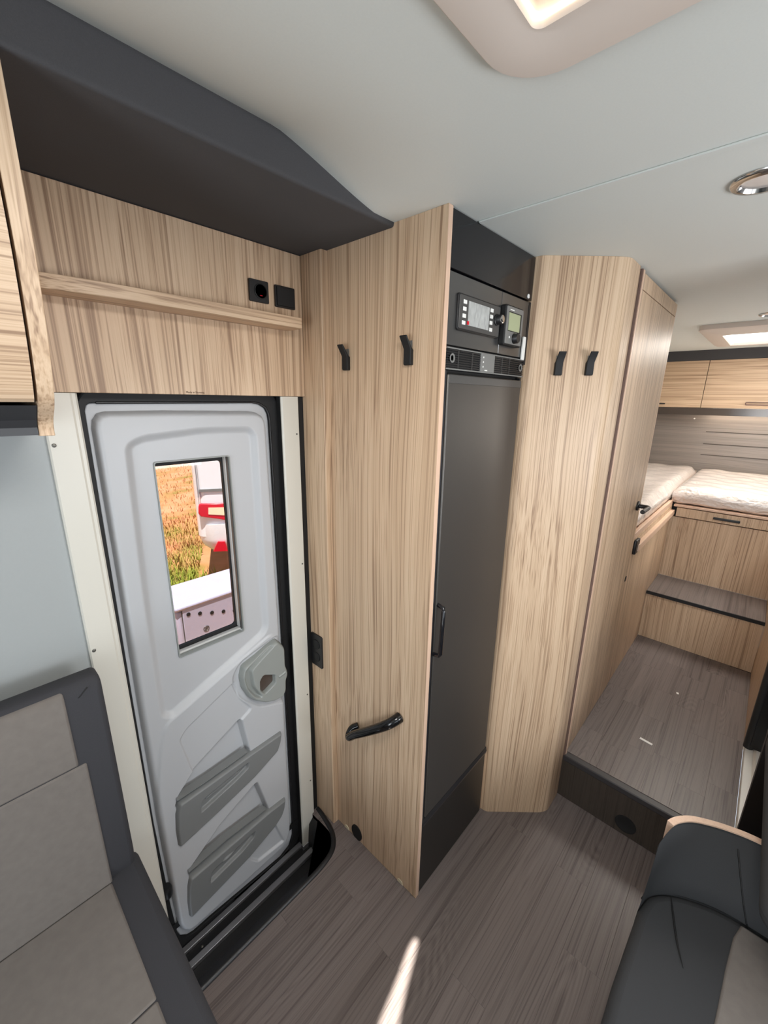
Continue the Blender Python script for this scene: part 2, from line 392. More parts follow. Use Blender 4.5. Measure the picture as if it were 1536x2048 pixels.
# ceiling
cm = MB(); nx, ny = 60, 50
xs = np.concatenate([np.linspace(-1.9, -.1, 8), np.linspace(-.02, .9, 46), np.linspace(1.0, 4.5, 6)]); ys = np.concatenate([np.linspace(-1.15, .2, 8), np.linspace(.25, YS + .002, 36)])
def ceil_z(x, y):
    q_ = np.clip((x - .525) / .255, 0, 1); s = 1 - float(.75 * q_ + .25 * sstep(q_)); u = float(np.clip((y - .44) / (YS - .44), 0, 1))
    return ZC + .062 * s * u ** 2.2
def in_hole(x, y): return (.0 < x < .56 and abs(y) < .30)
g = [[(x, y, ceil_z(x, y)) for y in ys] for x in xs]
cm.v = [tuple(map(float, p)) for r in g for p in r]; m_ = len(ys)
for i in range(len(xs) - 1):
    for j in range(m_ - 1):
        mx = (xs[i] + xs[i + 1]) / 2; my = (ys[j] + ys[j + 1]) / 2
        if in_hole(mx, my) or (2.9 < mx < 3.7 and abs(my) < .2): continue
        cm.f.append((i * m_ + j, (i + 1) * m_ + j, (i + 1) * m_ + j + 1, i * m_ + j + 1))
# widen the cells that frame the skylight hole exactly
ce = obj('ceiling', cm, CEIL, smooth=180); setp(ce, kind='structure', label='white ceiling panel with a soft upward sweep at the dark bulkhead')
obj('ceiling_side', MB().box(.846, 4.5, YS, 1.14, ZC, ZC + .02), CEIL, ce)
obj('roof_shell', MB().plate([(-1.95, -1.2), (4.6, -1.2), (4.6, 1.2), (-1.95, 1.2)], [[(.02, -.26), (.02, .26), (.53, .26), (.53, -.26)], [(3.0, -.3), (3.0, .3), (3.6, .3), (3.6, -.3)]], 'Z', 2.26, 2.29), WHITE, ce)
seam = setp(obj('trim_1', MB().box(.970, .984, -1.15, .604, ZC - .004, ZC), CEIL, bevel=.0015), kind='structure', label='thin white strip covering the joint across the ceiling')
# bulkhead above the entrance
sof = MB()
xq = np.concatenate([[-1.9, -.8, 0, .2, .4, .48], np.linspace(.5, .846, 14)])
def zt2(x): return ceil_z(x, YS) + .004
rws = [[(float(x), YW + .01, 2.2) for x in xq], [(float(x), YS, zt2(x)) for x in xq], [(float(x), YS, min(ZS + .010, zt2(x) - .0005)) for x in xq], [(float(x), YS, min(ZS + .007, zt2(x) - .001)) for x in xq], [(float(x), YS + .001, ZS + .003) for x in xq], [(float(x), YS + .003, ZS + .0008) for x in xq], [(float(x), YS + .007, ZS) for x in xq], [(float(x), YS + .010, ZS) for x in xq], [(float(x), YW + .01, ZS) for x in xq]]
sof.loft(rws, close=False, caps=False)
setp(obj('trim_2', sof, ANTH, smooth=50), kind='structure', label='charcoal felt-covered bulkhead box above the entrance door')
# walls
wl = setp(obj('wall_left', MB().plate([(-1.95, -.2), (.86, -.2), (.86, 2.2), (-1.95, 2.2)], [[(.185, -.19), (.185, 1.72), (.822, 1.72), (.822, -.19)]], 'Y', 1.122, 1.15), WHITE), kind='structure', label='white side wall beside the entrance door')
setp(obj('wall_left', MB().box(.86, 4.5, 1.14, 1.17, -.1, 2.26), WHITE), kind='structure', label='white side wall behind the fridge and bathroom')
wr = setp(obj('wall_right', MB().plate([(-1.95, -.1), (4.5, -.1), (4.5, 2.26), (-1.95, 2.26)], [[(-.7, .92), (-.7, 1.58), (.5, 1.58), (.5, .92)], [(.72, 1.12), (.72, 1.64), (1.48, 1.64), (1.48, 1.12)], [(3.35, 1.32), (3.35, 1.68), (4.05, 1.68), (4.05, 1.32)]], 'Y', -1.18, -1.15), WHITE), kind='structure', label='white side wall with the dinette window')
setp(obj('wall_front', MB().plate([(-1.2, -.1), (1.2, -.1), (1.2, 2.26), (-1.2, 2.26)], [[(-.85, .95), (-.85, 1.75), (.85, 1.75), (.85, .95)]], 'X', -1.95, -1.9), WHITE), kind='structure', label='white cab bulkhead with the windscreen opening')
# header panel above the entrance
hb = 1.684
hd = setp(obj('trim_3', MB().box(.137, XA - .001, YW, YW + .015, hb, ZS - .002), WV, bevel=.001), kind='structure', label='oak laminate panel above the entrance door')
def text(body, loc, rot, size, mat, parent, ext=.0003):
    c = bpy.data.curves.new('lettering', 'FONT'); c.body = body; c.size = size; c.extrude = ext; c.align_x = 'LEFT'
    t = bpy.data.objects.new('lettering_source', c); COL.objects.link(t); bpy.context.view_layer.update()
    dg = bpy.context.evaluated_depsgraph_get(); me = bpy.data.meshes.new_from_object(t.evaluated_get(dg)); bpy.data.objects.remove(t)
    o = bpy.data.objects.new('lettering', me); me.materials.clear(); me.materials.append(mat); COL.objects.link(o); o.location = loc; o.rotation_euler = rot
    if parent is not None: o.parent = parent; o.matrix_parent_inverse = wm(parent).inverted()
    return o
tp0 = aY((372, 785), YW); tp1 = aY((413, 786), YW)
text('Made in Slovenia', (tp0[0], YW - .0004, hb + .0035), (math.pi / 2, 0, 0), (tp1[0] - tp0[0]) / 7.6 * 1.0, INK, hd)
# return column between header and fridge panel
setp(obj('trim_4', MB().prism([(XA, YW + .03), (XA, 1.015), (XA + .003, 1.012), (PX + .002, 1.012), (PX + .002, YW + .03)], 'Z', .0, ZS - .001), WV), kind='structure', label='narrow oak laminate return beside the door frame')

# ================================================================== ENTRANCE DOOR
d1 = setp(empty('door_1', (.5, 1.15, -.15)), 'white moulded entrance door with slanted window and two grey pockets', kind='structure')
YJ = 1.110; YL = 1.150; YP = 1.125
jl = aY((155, 790), YJ)[0]
obj('jamb', MB().prism([(.160, YJ + .004), (.163, YJ), (jl - .014, YJ), (jl - .010, YJ + .002), (jl - .004, YJ + .002), (jl, YJ + .006), (jl, YL), (.160, YL)], 'Z', -.15, hb - .001), JAMB, d1)
j0 = aY((563, 800), YJ)[0]; j1 = aY((597, 800), YJ)[0]
obj('jamb', MB().prism([(j0, YJ + .004), (j0 + .004, YJ), (j1 - .003, YJ), (j1, YJ + .003), (j1, YJ + .008), (j0, YJ + .008)], 'Z', -.15, hb - .001), JAMB, d1)
obj('jamb_core', MB().box(j0 + .002, XA - .0005, YJ + .0085, 1.142, -.15, hb + .02), BLACKS, d1)
obj('jamb_foot', MB().box(j0 - .003, j1 + .002, YJ - .004, YJ + .012, -.15, -.128), ALU, d1, bevel=.002)
for (px, py) in ((108, 891), (188, 1301)):
    c = aY((px, py), YJ); obj('screw', MB().lathe([(.0042, 0), (.0042, .0012), (.003, .002)], (c[0], YJ, c[2]), (0, -1, 0), 14), SCREW, d1, smooth=40)
for (px, py) in ((595, 868), (606, 1127), (616, 1388), (622, 1560)):
    c = aY((px, py), YJ); obj('screw', MB().lathe([(.003, 0), (.003, .001), (.002, .0016)], (c[0] - .003, YJ, c[2]), (0, -1, 0), 12), SCREW, d1, smooth=40)
OUT = [(190, 805), (330, 803), (500, 804), (516, 807), (528, 815), (534, 827), (536.5, 842), (546, 1000), (560, 1230), (572, 1430), (584, 1650), (584, 1668), (578, 1690), (560, 1713), (424, 1828), (388, 1860), (372, 1870), (360, 1871), (353, 1862), (340, 1809), (306, 1645), (264, 1400), (224, 1160), (168, 822), (170, 811), (177, 806)]
leafo = xz(OUT, YL)
PAN = [(214, 826), (330, 824), (500, 825), (514, 827), (524, 833), (529, 842), (531, 855), (541, 1000), (556, 1230), (567.5, 1430), (579, 1640), (578, 1660), (571, 1680), (555, 1700), (424, 1818), (390, 1849), (376, 1858), (366, 1857), (360, 1848), (352, 1809), (320, 1645), (279, 1400), (241, 1160), (190, 858), (191, 842), (199, 830)]
pano = xz(PAN, YP + .008)
WIN = xz([(307, 924), (460, 911), (489, 1261), (359, 1319)], YP + .008)
wx0 = (WIN[0][0] + WIN[3][0]) / 2; wx1 = (WIN[1][0] + WIN[2][0]) / 2; wz1 = (WIN[0][1] + WIN[1][1]) / 2; wz0 = (WIN[2][1] + WIN[3][1]) / 2
winp = rrect(wx0, wx1, wz0, wz1, .006, 3)
whole = rrect(wx0 + .004, wx1 - .004, wz0 + .004, wz1 - .004, .006, 3)
seal_out = [(.19, -.16), (.815, -.16), (.815, 1.715), (.19, 1.715)]
obj('seal_back', MB().plate(seal_out, [rrect(wx0 - .03, wx1 + .03, wz0 - .03, wz1 + .03, .01, 3)], 'Y', 1.168, 1.19), BLACKS, d1)
obj('seal', MB().plate(round_poly([(jl - .002, -.149), (j0 + .004, -.149), (j0 + .012, 1.70), (jl - .002, 1.70)], .075, 8), [leafo], 'Y', 1.142, 1.169), BLACKS, d1, bevel=.004)
obj('seal_lip', MB().tube([(x, 1.143, z) for x, z in [leafo[i] for i in (0, 2, 3, 4, 5, 6, 7, 8, 9, 10)]], .0035, 8), BLACKP, d1, smooth=60)
obj('frame_corner', MB().prism([(j0 - .035, 1.64), (j0 + .004, 1.64), (j0 + .004, 1.70), (j0 - .035, 1.70)], 'Y', 1.165, 1.1665), MGREY, d1)
leaf = obj('leaf', MB().plate(leafo, [rrect(wx0 - .004, wx1 + .004, wz0 - .004, wz1 + .004, .006, 3)], 'Y', YL, 1.167), DOORW, d1, bevel=.003)
def xp(ps): return xz(ps, YP)
RECESS = round_poly(xp([(257, 893), (286, 878), (408, 861), (508, 859), (534, 1262), (345, 1432), (328, 1432), (294, 1200)]), .03, 6)
REGA = round_poly(xp([(468, 1363), (371, 1459), (359, 1480), (386, 1545), (480, 1442), (503, 1416), (478, 1396)]), .012, 4)
REGB = round_poly(xp([(481, 1440), (387, 1543), (357, 1592), (352, 1612), (372, 1622), (502, 1520), (497, 1500)]), .008, 4)
REGC = round_poly(xp([(512, 1565), (442, 1647), (377, 1741), (382, 1757), (400, 1762), (540, 1630), (533, 1614)]), .008, 4)
REGD = round_poly(xp([(546, 1643), (567, 1681), (517, 1721), (504, 1719), (490, 1700), (520, 1665)]), .008, 4)
HREC = round_poly(xp([(553, 1270), (575, 1290), (580, 1400), (520, 1412), (480, 1396), (466, 1372), (466, 1350), (480, 1325)]), .02, 5)
LOW = round_poly(xp([(330, 1450), (540, 1268), (600, 1290), (600, 1900), (300, 1900), (320, 1500)]), .02, 4)
relief('inner_panel', DOORW, d1, pano, YL, YL - YP, .016,
       [(RECESS, -.013, .022), (whole, -.07, .003), (LOW, .004, .012), (REGA, -.007, .006), (REGB, -.034, .012), (REGC, -.034, .012), (REGD, -.009, .007), (HREC, -.009, .010)], res=.0022, cut=-.028)
# window: reveal liner, gasket, glass, blind rail
wn = empty('window_1', (wx0, 1.15, wz0)); wn.parent = d1; wn.matrix_parent_inverse = wm(d1).inverted()
obj('liner', MB().plate(winp, [rrect(wx0 + .003, wx1 - .003, wz0 + .003, wz1 - .003, .005, 3)], 'Y', 1.1335, 1.176), LOCKG, wn)
GP = xz([(313, 932), (444, 920), (467, 1247), (359, 1292)], 1.170)
gx0 = wx0 + .004; gx1 = (GP[1][0] + GP[2][0]) / 2; gz1 = (GP[0][1] + GP[1][1]) / 2; gz0 = (GP[2][1] + GP[3][1]) / 2
obj('gasket', MB().plate(rrect(wx0 - .006, wx1 + .004, wz0 - .004, wz1 + .004, .012, 4), [rrect(wx0 - .001, gx1, gz0, gz1, .012, 5)], 'Y', 1.165, 1.176), BLACKS, wn, bevel=.002)
obj('pane', MB().plate(rrect(wx0 - .004, gx1 + .004, gz0 - .004, gz1 + .004, .01, 3), [], 'Y', 1.172, 1.175), GLASS, wn)
obj('blind_rail', MB().box(gx1 + .011, wx1 - .008, 1.150, 1.172, wz0 + .01, wz1 - .004), RAIL, wn, bevel=.003)
obj('blind_rail', MB().box(wx1 - .006, wx1 - .003, 1.140, 1.172, wz0 + .01, wz1 - .004), DGREY, wn)
obj('sill_rail', MB().box(wx0 + .003, wx1 - .003, 1.148, 1.164, wz0 + .003, wz0 + .010), RAIL, wn, bevel=.002)
obj('sill_rail', MB().box(wx0 + .003, wx1 - .003, 1.164, 1.172, wz0 + .010, gz0 - .012), BLACKS, wn)
# pockets
def pocket(out, slot, slot2, top):
    po = round_poly(xp(out), .008, 4)
    o = relief('storage_pocket', DOORG, d1, po, YP + .006, .024, .010, [(round_poly(xp(slot), .006, 4), -.013, .006), (round_poly(xp(slot2), .004, 3), .006, .004)], res=.0018)
    tpp = [aY(p, YP - .012) for p in top]
    obj('pocket_lip', MB().loft([[(float(a[0]), float(a[1]) - .002, float(a[2])), (float(a[0]), float(a[1]) + .022, float(a[2]) + .004), (float(a[0]), float(a[1]) + .022, float(a[2]) - .004), (float(a[0]), float(a[1]) - .002, float(a[2]) - .003)] for a in tpp]), DOORG, o)
    return o
pocket([(355, 1604), (496, 1504), (560, 1460), (558, 1478), (552, 1497), (507, 1548), (430, 1622), (356, 1690), (351, 1660), (350, 1625)],
       [(398, 1618), (402, 1593), (440, 1562), (492, 1520), (491, 1530), (470, 1552)], [(408, 1596), (440, 1572), (480, 1538), (470, 1540), (430, 1570)], [(354, 1600), (420, 1556), (494, 1503)])
pocket([(377, 1752), (533, 1619), (568, 1592), (566, 1610), (561, 1625), (547, 1647), (496, 1708), (378, 1830), (374, 1800), (374, 1770)],
       [(417, 1758), (422, 1734), (460, 1698), (506, 1656), (503, 1668), (480, 1696)], [(426, 1736), (455, 1708), (492, 1674), (484, 1678), (446, 1708)], [(377, 1744), (450, 1680), (531, 1618)])
# lock
lk = empty('lock', (.65, 1.12, .74)); lk.parent = d1; lk.matrix_parent_inverse = wm(d1).inverted()
LO = [(553, 1281), (565, 1290), (568, 1296), (569.5, 1329), (574, 1340), (574, 1349), (571, 1357), (571, 1378), (565, 1392), (548, 1401), (530, 1405), (512, 1402), (500, 1396), (487, 1377), (483, 1356), (487, 1335), (497, 1327), (515, 1313), (534, 1296)]
DISH = [(545, 1290), (515, 1322), (500, 1340), (506, 1372), (522, 1392), (510, 1392), (495, 1377), (488, 1356), (491, 1338), (515, 1316), (535, 1297)]
HOL = [(524, 1349), (547, 1348), (548, 1364), (528, 1385), (519, 1379), (518, 1360)]
relief('lock_body', LOCKG, lk, round_poly(xz(LO, YP - .012), .008, 4), YP + .012, .034, .012, [(round_poly(xz(DISH, YP - .012), .01, 4), -.014, .008), (round_poly(xz(HOL, YP - .012), .006, 3), -.030, .005)], res=.0018)
ho = xz([(525, 1350), (547, 1349), (548, 1363), (528, 1384), (519, 1379), (519, 1359)], YP - .004)
obj('latch_opening', MB().prism(ho, 'Y', YP - .004, YP + .012), plain('latch_brown', lin(78, 68, 62), .25), lk)
c = aY((568, 1345), YP - .02); obj('latch_knob', MB().tube([(c[0] - .022, YP - .020, c[2] - .006), (c[0] + .005, YP - .021, c[2] + .002)], .0055, 10), LOCKG, lk, smooth=50)
# sill rails and hinge
obj('sill_rail', MB().box(.185, j0 + .004, 1.121, 1.141, -.149, -.136), ALU, d1, bevel=.002)
obj('sill_rail', MB().box(.185, j1 + .002, 1.064, 1.086, -.149, -.132), ALU, d1, bevel=.002)
h = aY((340, 1780), 1.135); obj('hinge', MB().lathe([(.012, -.022), (.015, -.015), (.015, .015), (.012, .022)], (jl + .013, 1.138, h[2]), (0, 0, 1), 14), BLACKP, d1, smooth=40)
obj('sill_screw', MB().lathe([(.004, 0), (.004, .001), (.002, .002)], (float(aZ((404, 1891), -.149)[0]), 1.104, -.149), (0, 0, 1), 10), SCREW, d1)

# shelf rail with curved left end
a = aY((112, 544), 1.02); zt = 1.913; zb = 1.878
shp = [(.138, YW), (.138, 1.075), (.150, 1.058), (.185, 1.040), (.24, 1.030), (.34, 1.024), (.60, 1.027), (.768, 1.031), (.768, YW)]
zt = aY((330, 585), 1.024)[2]; zb = aY((330, 612), 1.024)[2]
print('shelf z', zt, zb)
setp(obj('wall_shelf', MB().prism(round_poly(shp, .006, 3), 'Z', zb, zt), WX, bevel=.0012), 'long slim oak shelf ledge on the panel above the entrance door', 'shelf')
# socket and switch above the door
def faceplate(name, p0, p1, label, sock):
    a = aY(p0, YW); b = aY(p1, YW); x0, x1 = a[0], b[0]; zc = (a[2] + b[2]) / 2; hh = (a[2] - b[2]) / 2
    e = setp(empty(name, ((x0 + x1) / 2, YW, zc - hh)), label, 'socket' if sock else 'switch')
    obj('plate', MB().prism(rrect(x0, x1, zc - hh, zc + hh, .003, 3), 'Y', YW - .007, YW), BLACKP, e, bevel=.001)
    xc = (x0 + x1) / 2
    if sock:
        obj('socket_ring', MB().lathe([(.0195, 0), (.0195, .002), (.0175, .0025), (.0165, -.005)], (xc + .004, YW - .007, zc), (0, -1, 0), 28), BLACKS, e, smooth=40)
        obj('marker', MB().box(xc + .001, xc + .009, YW - .0078, YW - .0068, zc - .011, zc - .0095), RED, e)
    else:
        obj('rocker', MB().prism(rrect(x0 + .004, x1 - .004, zc - hh + .004, zc + hh - .004, .002, 3), 'Y', YW - .0105, YW - .006), BLACKS, e, bevel=.0015)
faceplate('power_socket', (495, 556), (536, 609), 'square black power socket with round recess above the entrance door', True)
faceplate('light_switch', (547, 569), (588, 621), 'square black light switch right of the socket above the entrance door', False)
# double outlet on the narrow return
a = aX((624, 1262), XA); b = aX((647, 1331), XA)
e = setp(empty('double_outlet', (XA, (a[1] + b[1]) / 2, b[2])), 'black double outlet on the narrow oak strip beside the door frame', 'outlet')
ya, yb = b[1], a[1]; z1 = aX((624, 1262), XA)[2]; z0 = aX((624, 1322), XA)[2]
obj('plate', MB().prism(rrect(ya, yb, z0, z1, .006, 4), 'X', XA - .006, XA), BLACKP, e, bevel=.001)
for f in (.30, .70):
    obj('outlet_cap', MB().lathe([(.0185, 0), (.0185, .002), (.016, .003)], (XA - .006, (ya + yb) / 2, z0 + (z1 - z0) * f), (-1, 0, 0), 24), BLACKS, e, smooth=40)

# ================================================================== OVERHEAD CABINET (far left)
oc = setp(empty('overhead_cabinet', (-.4, .95, 1.62)), 'oak overhead cabinet with a black handle strip at the left above the bench', 'cabinet')
XC0, XC1 = .1165, .137
prof = spline([(YS, 2.079), (YS, 1.98), (.764, 1.88), (.775, 1.80), (.793, 1.73), (.815, 1.68), (.832, 1.66), (.848, 1.648), (.862, 1.636), (.868, 1.624), (.868, 1.614)], 4)
prof = [(v.x, v.y) for v in [Vector((p[0], p[1])) for p in prof]]
obj('end_panel', MB().prism(prof + [(1.12, 1.614), (1.12, 2.079)], 'X', XC0, XC1), WV, oc, bevel=.001)
dp = [p for p in prof if p[1] > 1.668] + [(.826, 1.668)]
obj('door', MB().prism([(y + .0, z) for y, z in dp] + [(y + .018, z) for y, z in dp[::-1]], 'X', -1.2, XC0 - .004), WX, oc)
obj('cabinet_body', MB().prism([(y + .022, z) for y, z in dp] + [(1.11, 1.66), (1.11, 2.07)], 'X', -1.2, XC0 - .001), BLACKS, oc)
obj('handle_strip', MB().prism([(.832, 1.663), (.846, 1.650), (.858, 1.640), (.866, 1.628), (.866, 1.616), (1.11, 1.616), (1.11, 1.66), (.85, 1.663)], 'X', -1.2, XC0 - .001), plain('graphite_strip', lin(50, 51, 54), .4), oc)

# ================================================================== FRIDGE TOWER
ft = setp(empty('fridge_cabinet', (1.07, .9, 0)), 'tall oak-sided fridge tower between the entrance and the bathroom', 'cabinet')
obj('side_panel', MB().box(PX, PX + .016, .604, 1.138, .001, ZC), WV, ft, bevel=.0008)
obj('edge_band', MB().box(PX + .0003, PX + .0157, .6032, .6042, .002, ZC - .001), WEDGE, ft)
for nm, (px, py), r in (('cover_cap', (694, 1650), .013), ('cover_cap', (800, 1768), .013)):
    c = aX((px, py), PX); y, z = c[1], .010
    pts = [(y + r * math.cos(t), .002 + r * 1.25 * math.sin(t)) for t in np.linspace(0, math.pi, 12)]
    obj(nm, MB().prism(pts, 'X', PX - .002, PX + .001), CREAMCAP, ft)
c = aX((714, 1663), PX); hr = .030
pts = [(c[1] + .028 * math.cos(t), .034 + .034 * math.sin(t)) for t in np.linspace(-.35 * math.pi, 1.35 * math.pi, 24)]
pts = [(y, max(z, .0015)) for y, z in pts]
obj('cable_grommet', MB().prism(pts, 'X', PX - .003, PX + .001), BLACKS, ft)
X0, X1 = PX + .017, 1.297
obj('carcass', MB().box(X0, X1, YF + .021, 1.13, 1.808, ZC - .002), BLACKS, ft)
obj('flap_door', MB().prism(rrect(X0 + .001, X1 - .002, 1.970, ZC - .003, .003, 2), 'Y', YF - .002, YF + .02), BLACKG, ft, bevel=.001)
XSE = aY((1001, 640), YF)[0]
obj('fascia', MB().box(X0 + .001, XSE - .001, YF, YF + .02, 1.808, 1.966), FASCIA, ft, bevel=.0015)
obj('fascia', MB().box(XSE + .001, X1 - .012, YF, YF + .02, 1.808, 1.966), FASCIA, ft, bevel=.0015)
obj('fascia_end', MB().box(X1 - .012, X1 - .001, YF - .001, YF + .02, 1.79, 1.966), BLACKP, ft)
c = aY((1056.4, 592.5), YF - .002); obj('lock_stud', MB().lathe([(.0062, 0), (.0062, .002), (.004, .003)], (c[0], YF - .002, c[2]), (0, -1, 0), 14), PAPERW, ft, smooth=40)
# control panel
def onF(p, d=0): q = aY(p, YF - d); return float(q[0]), float(q[2])
cp = setp(empty('control_panel', (1.0, YF, 1.83)), 'grey on-board control panel with a screen, buttons and a chrome-tipped knob', 'control panel')
q = [onF(p, .006) for p in ((918, 584), (1002, 612), (997, 678), (915, 659))]
xa_, xb_ = (q[0][0] + q[3][0]) / 2, (q[1][0] + q[2][0]) / 2; zb_, za_ = (q[2][1] + q[3][1]) / 2, (q[0][1] + q[1][1]) / 2
obj('bezel', MB().prism(rrect(xa_, xb_, zb_, za_, .006, 4), 'Y', YF - .005, YF), BLACKP, cp, bevel=.001)
obj('face', MB().prism(rrect(xa_ + .004, xb_ - .003, zb_ + .004, za_ - .003, .004, 3), 'Y', YF - .007, YF - .004), DGREY, cp, bevel=.001)
s0 = onF((938, 602), .007); s1 = onF((976, 660), .007)
zs0, zs1 = onF((937, 651), .007)[1], onF((939, 602), .007)[1]
obj('screen', MB().box(s0[0], s1[0], YF - .0078, YF - .0065, zs0, zs1), SCRN, cp)
for p in ((388, 565), (378, 672), (370, 780), (360, 885), (798, 700), (790, 795), (780, 890), (775, 995)):
    x, z = onF((880 + p[0] / 7.68, 530 + p[1] / 7.68), .007)
    obj('button', MB().box(x - .007, x + .007, YF - .0085, YF - .006, z - .0045, z + .0045), PAPERW, cp, bevel=.0008)
x, z = onF((935.5, 646), .007); obj('red_marker', MB().box(x - .004, x + .004, YF - .0084, YF - .006, z - .004, z + .004), RED, cp)
x, z = onF((993, 640), .007)
kn = obj('knob', MB().lathe([(.0145, 0), (.0145, .003), (.0125, .004), (.012, .015), (.0105, .017)], (x, YF - .007, z), (0, -1, 0), 26), BLACKP, cp, smooth=40)
obj('knob_tip', MB().lathe([(.0105, .0), (.0105, .0015), (.009, .0022)], (x, YF - .024, z), (0, -1, 0), 26), CHROME, kn, smooth=40)
# heater control
hc = setp(empty('heater_control', (1.22, YF, 1.82)), 'small grey heater control unit with green display and black knob', 'control unit')
q = [onF(p, .018) for p in ((1016, 611), (1047, 621), (1041, 693), (1009, 686))]
xa_, xb_ = (q[0][0] + q[3][0]) / 2, (q[1][0] + q[2][0]) / 2; zb_, za_ = (q[2][1] + q[3][1]) / 2, (q[0][1] + q[1][1]) / 2
obj('housing', MB().prism(rrect(xa_ - .004, xb_ + .004, zb_ - .004, za_ + .004, .006, 4), 'Y', YF - .016, YF), BLACKS, hc, bevel=.002)
obj('face', MB().prism(rrect(xa_, xb_, zb_, za_, .003, 3), 'Y', YF - .019, YF - .015), MGREY, hc, bevel=.001)
W_ = xb_ - xa_; H_ = za_ - zb_
obj('display_frame', MB().box(xa_ + W_ * .10, xb_ - W_ * .12, YF - .0195, YF - .018, zb_ + H_ * .34, za_ - H_ * .14), BLACKS, hc)
obj('display', MB().box(xa_ + W_ * .10, xb_ - W_ * .20, YF - .020, YF - .0185, zb_ + H_ * .36, za_ - H_ * .17), LCD, hc)
obj('brand_bar', MB().box(xa_ + W_ * .16, xa_ + W_ * .40, YF - .0195, YF - .0185, za_ - H_ * .10, za_ - H_ * .075), PAPERW, hc)
obj('knob', MB().lathe([(.014, 0), (.013, .012), (.0115, .014)], (xa_ + W_ * .52, YF - .019, zb_ + H_ * .17), (0, -1, 0), 26), BLACKP, hc, smooth=40)
obj('indicator', MB().lathe([(.003, 0), (.003, .001)], (xa_ + W_ * .22, YF - .019, zb_ + H_ * .18), (0, -1, 0), 10), PAPERW, hc)
x, z = onF((1046, 697), .003); setp(obj('sensor_tag', MB().prism(rrect(x - .009, x + .009, z - .033, z + .033, .004, 3), 'Y', YF - .006, YF - .001), PAPERW, bevel=.001), 'narrow white plastic tag below the heater control unit', 'tag')
# refrigerator
fr = setp(empty('refrigerator', (1.08, .86, .0)), 'tall slim black refrigerator with vent grille and side handle', 'refrigerator')
vz0, vz1 = 1.752, 1.806
obj('body', MB().box(X0, X1 - .0005, YF + .0205, 1.12, .002, 1.807), BLACKS, fr)
obj('grille_frame', MB().box(X0 + .001, X1 - .008, YF + .004, YF + .02, vz0, vz1), BLACKS, fr)
for z in (vz0 + .002, vz1 - .004): obj('grille_rail', MB().box(X0 + .006, X1 - .01, YF - .001, YF + .005, z - .0015, z + .0015), MGREY, fr)
xl0, xl1 = X0 + .004, onF((962, 700))[0]; xr0, xr1 = onF((990, 710))[0], X1 - .010
for i in range(8):
    z = vz0 + .008 + i * (vz1 - vz0 - .016) / 7
    for a, b in ((xl0, xl1), (xr0, xr1)): obj('slat', MB().box(a, b, YF, YF + .005, z - .0012, z + .0012), BLACKP, fr)
for x in (xl0 + .055, xl0 + .12, xr0 + .045, xr0 + .09): obj('grille_bar', MB().box(x - .0008, x + .0008, YF - .0006, YF + .002, vz0 + .004, vz1 - .004), DGREY, fr)
for x in (xl0 + .026, xr1 - .022): obj('grille_ring', MB().lathe([(.010, 0), (.011, .002), (.007, .002), (.0065, 0)], (x, YF, (vz0 + vz1) / 2), (0, -1, 0), 18), MGREY, fr, smooth=40)
obj('display_plate', MB().box(xl1 + .002, xr0 - .002, YF - .002, YF + .004, vz0 + .003, vz1 - .003), MGREY, fr, bevel=.001)
for i in range(3): obj('pictogram', MB().box(xl1 + .011, xl1 + .015, YF - .0026, YF - .0015, vz0 + .014 + i * .012, vz0 + .018 + i * .012), PAPERW, fr)
obj('pictogram', MB().box(xl1 + .022, xl1 + .036, YF - .0026, YF - .0015, vz0 + .006, vz0 + .0085), PAPERW, fr)
DZ0, DZ1 = .338, 1.742
XD0, XD1 = X0 + .014, X1 - .022
dr = obj('door', MB().prism(rrect(XD0, XD1, DZ0, DZ1, .004, 3), 'Y', YF - .004, YF + .02), FRIDGE, fr, bevel=.003)
obj('top_trim', MB().box(XD0 + .002, XD1 - .002, YF - .0055, YF - .003, DZ1 - .022, DZ1 - .002), DGREY, dr, bevel=.001)
obj('side_frame', MB().box(X0 + .001, XD0 - .001, YF + .001, YF + .02, DZ0 - .02, vz0 - .002), plain('graphite_frame', lin(44, 44, 48), .35), fr, bevel=.001)
obj('side_frame', MB().box(XD1 + .006, X1 - .008, YF + .004, YF + .02, DZ0 - .02, vz0 - .002), BLACKP, fr, bevel=.001)
ht = onF((876, 1213), .01)[1]; hb_ = onF((868, 1312), .01)[1]
hx = XD0 - .004
obj('handle', MB().tube([(hx + .012, YF - .003, ht), (hx + .012, YF - .024, ht - .004), (hx + .008, YF - .027, ht - .012), (hx + .004, YF - .027, hb_ + .012), (hx + .004, YF - .022, hb_ + .003), (hx + .004, YF - .003, hb_)], [.006, .006, .006, .007, .006, .006], 10), BLACKG, dr, smooth=60)
obj('plinth_ledge', MB().prism([(YF - .006, .318), (YF - .002, .334), (YF + .02, .336), (YF + .02, .306), (YF - .004, .306)], 'X', X0 + .001, X1 - .012), plain('ledge_black', lin(38, 38, 40), .3), fr)
obj('plinth_drawer', MB().prism(rrect(X0 + .001, X1 - .014, .006, .303, .003, 2), 'Y', YF - .001, YF + .02), plain('plinth_black', lin(30, 29, 28), .3, spec=.5), fr, bevel=.001)
obj('plinth_end', MB().box(X1 - .013, X1, YF + .002, YF + .02, .003, .306), WV, fr)

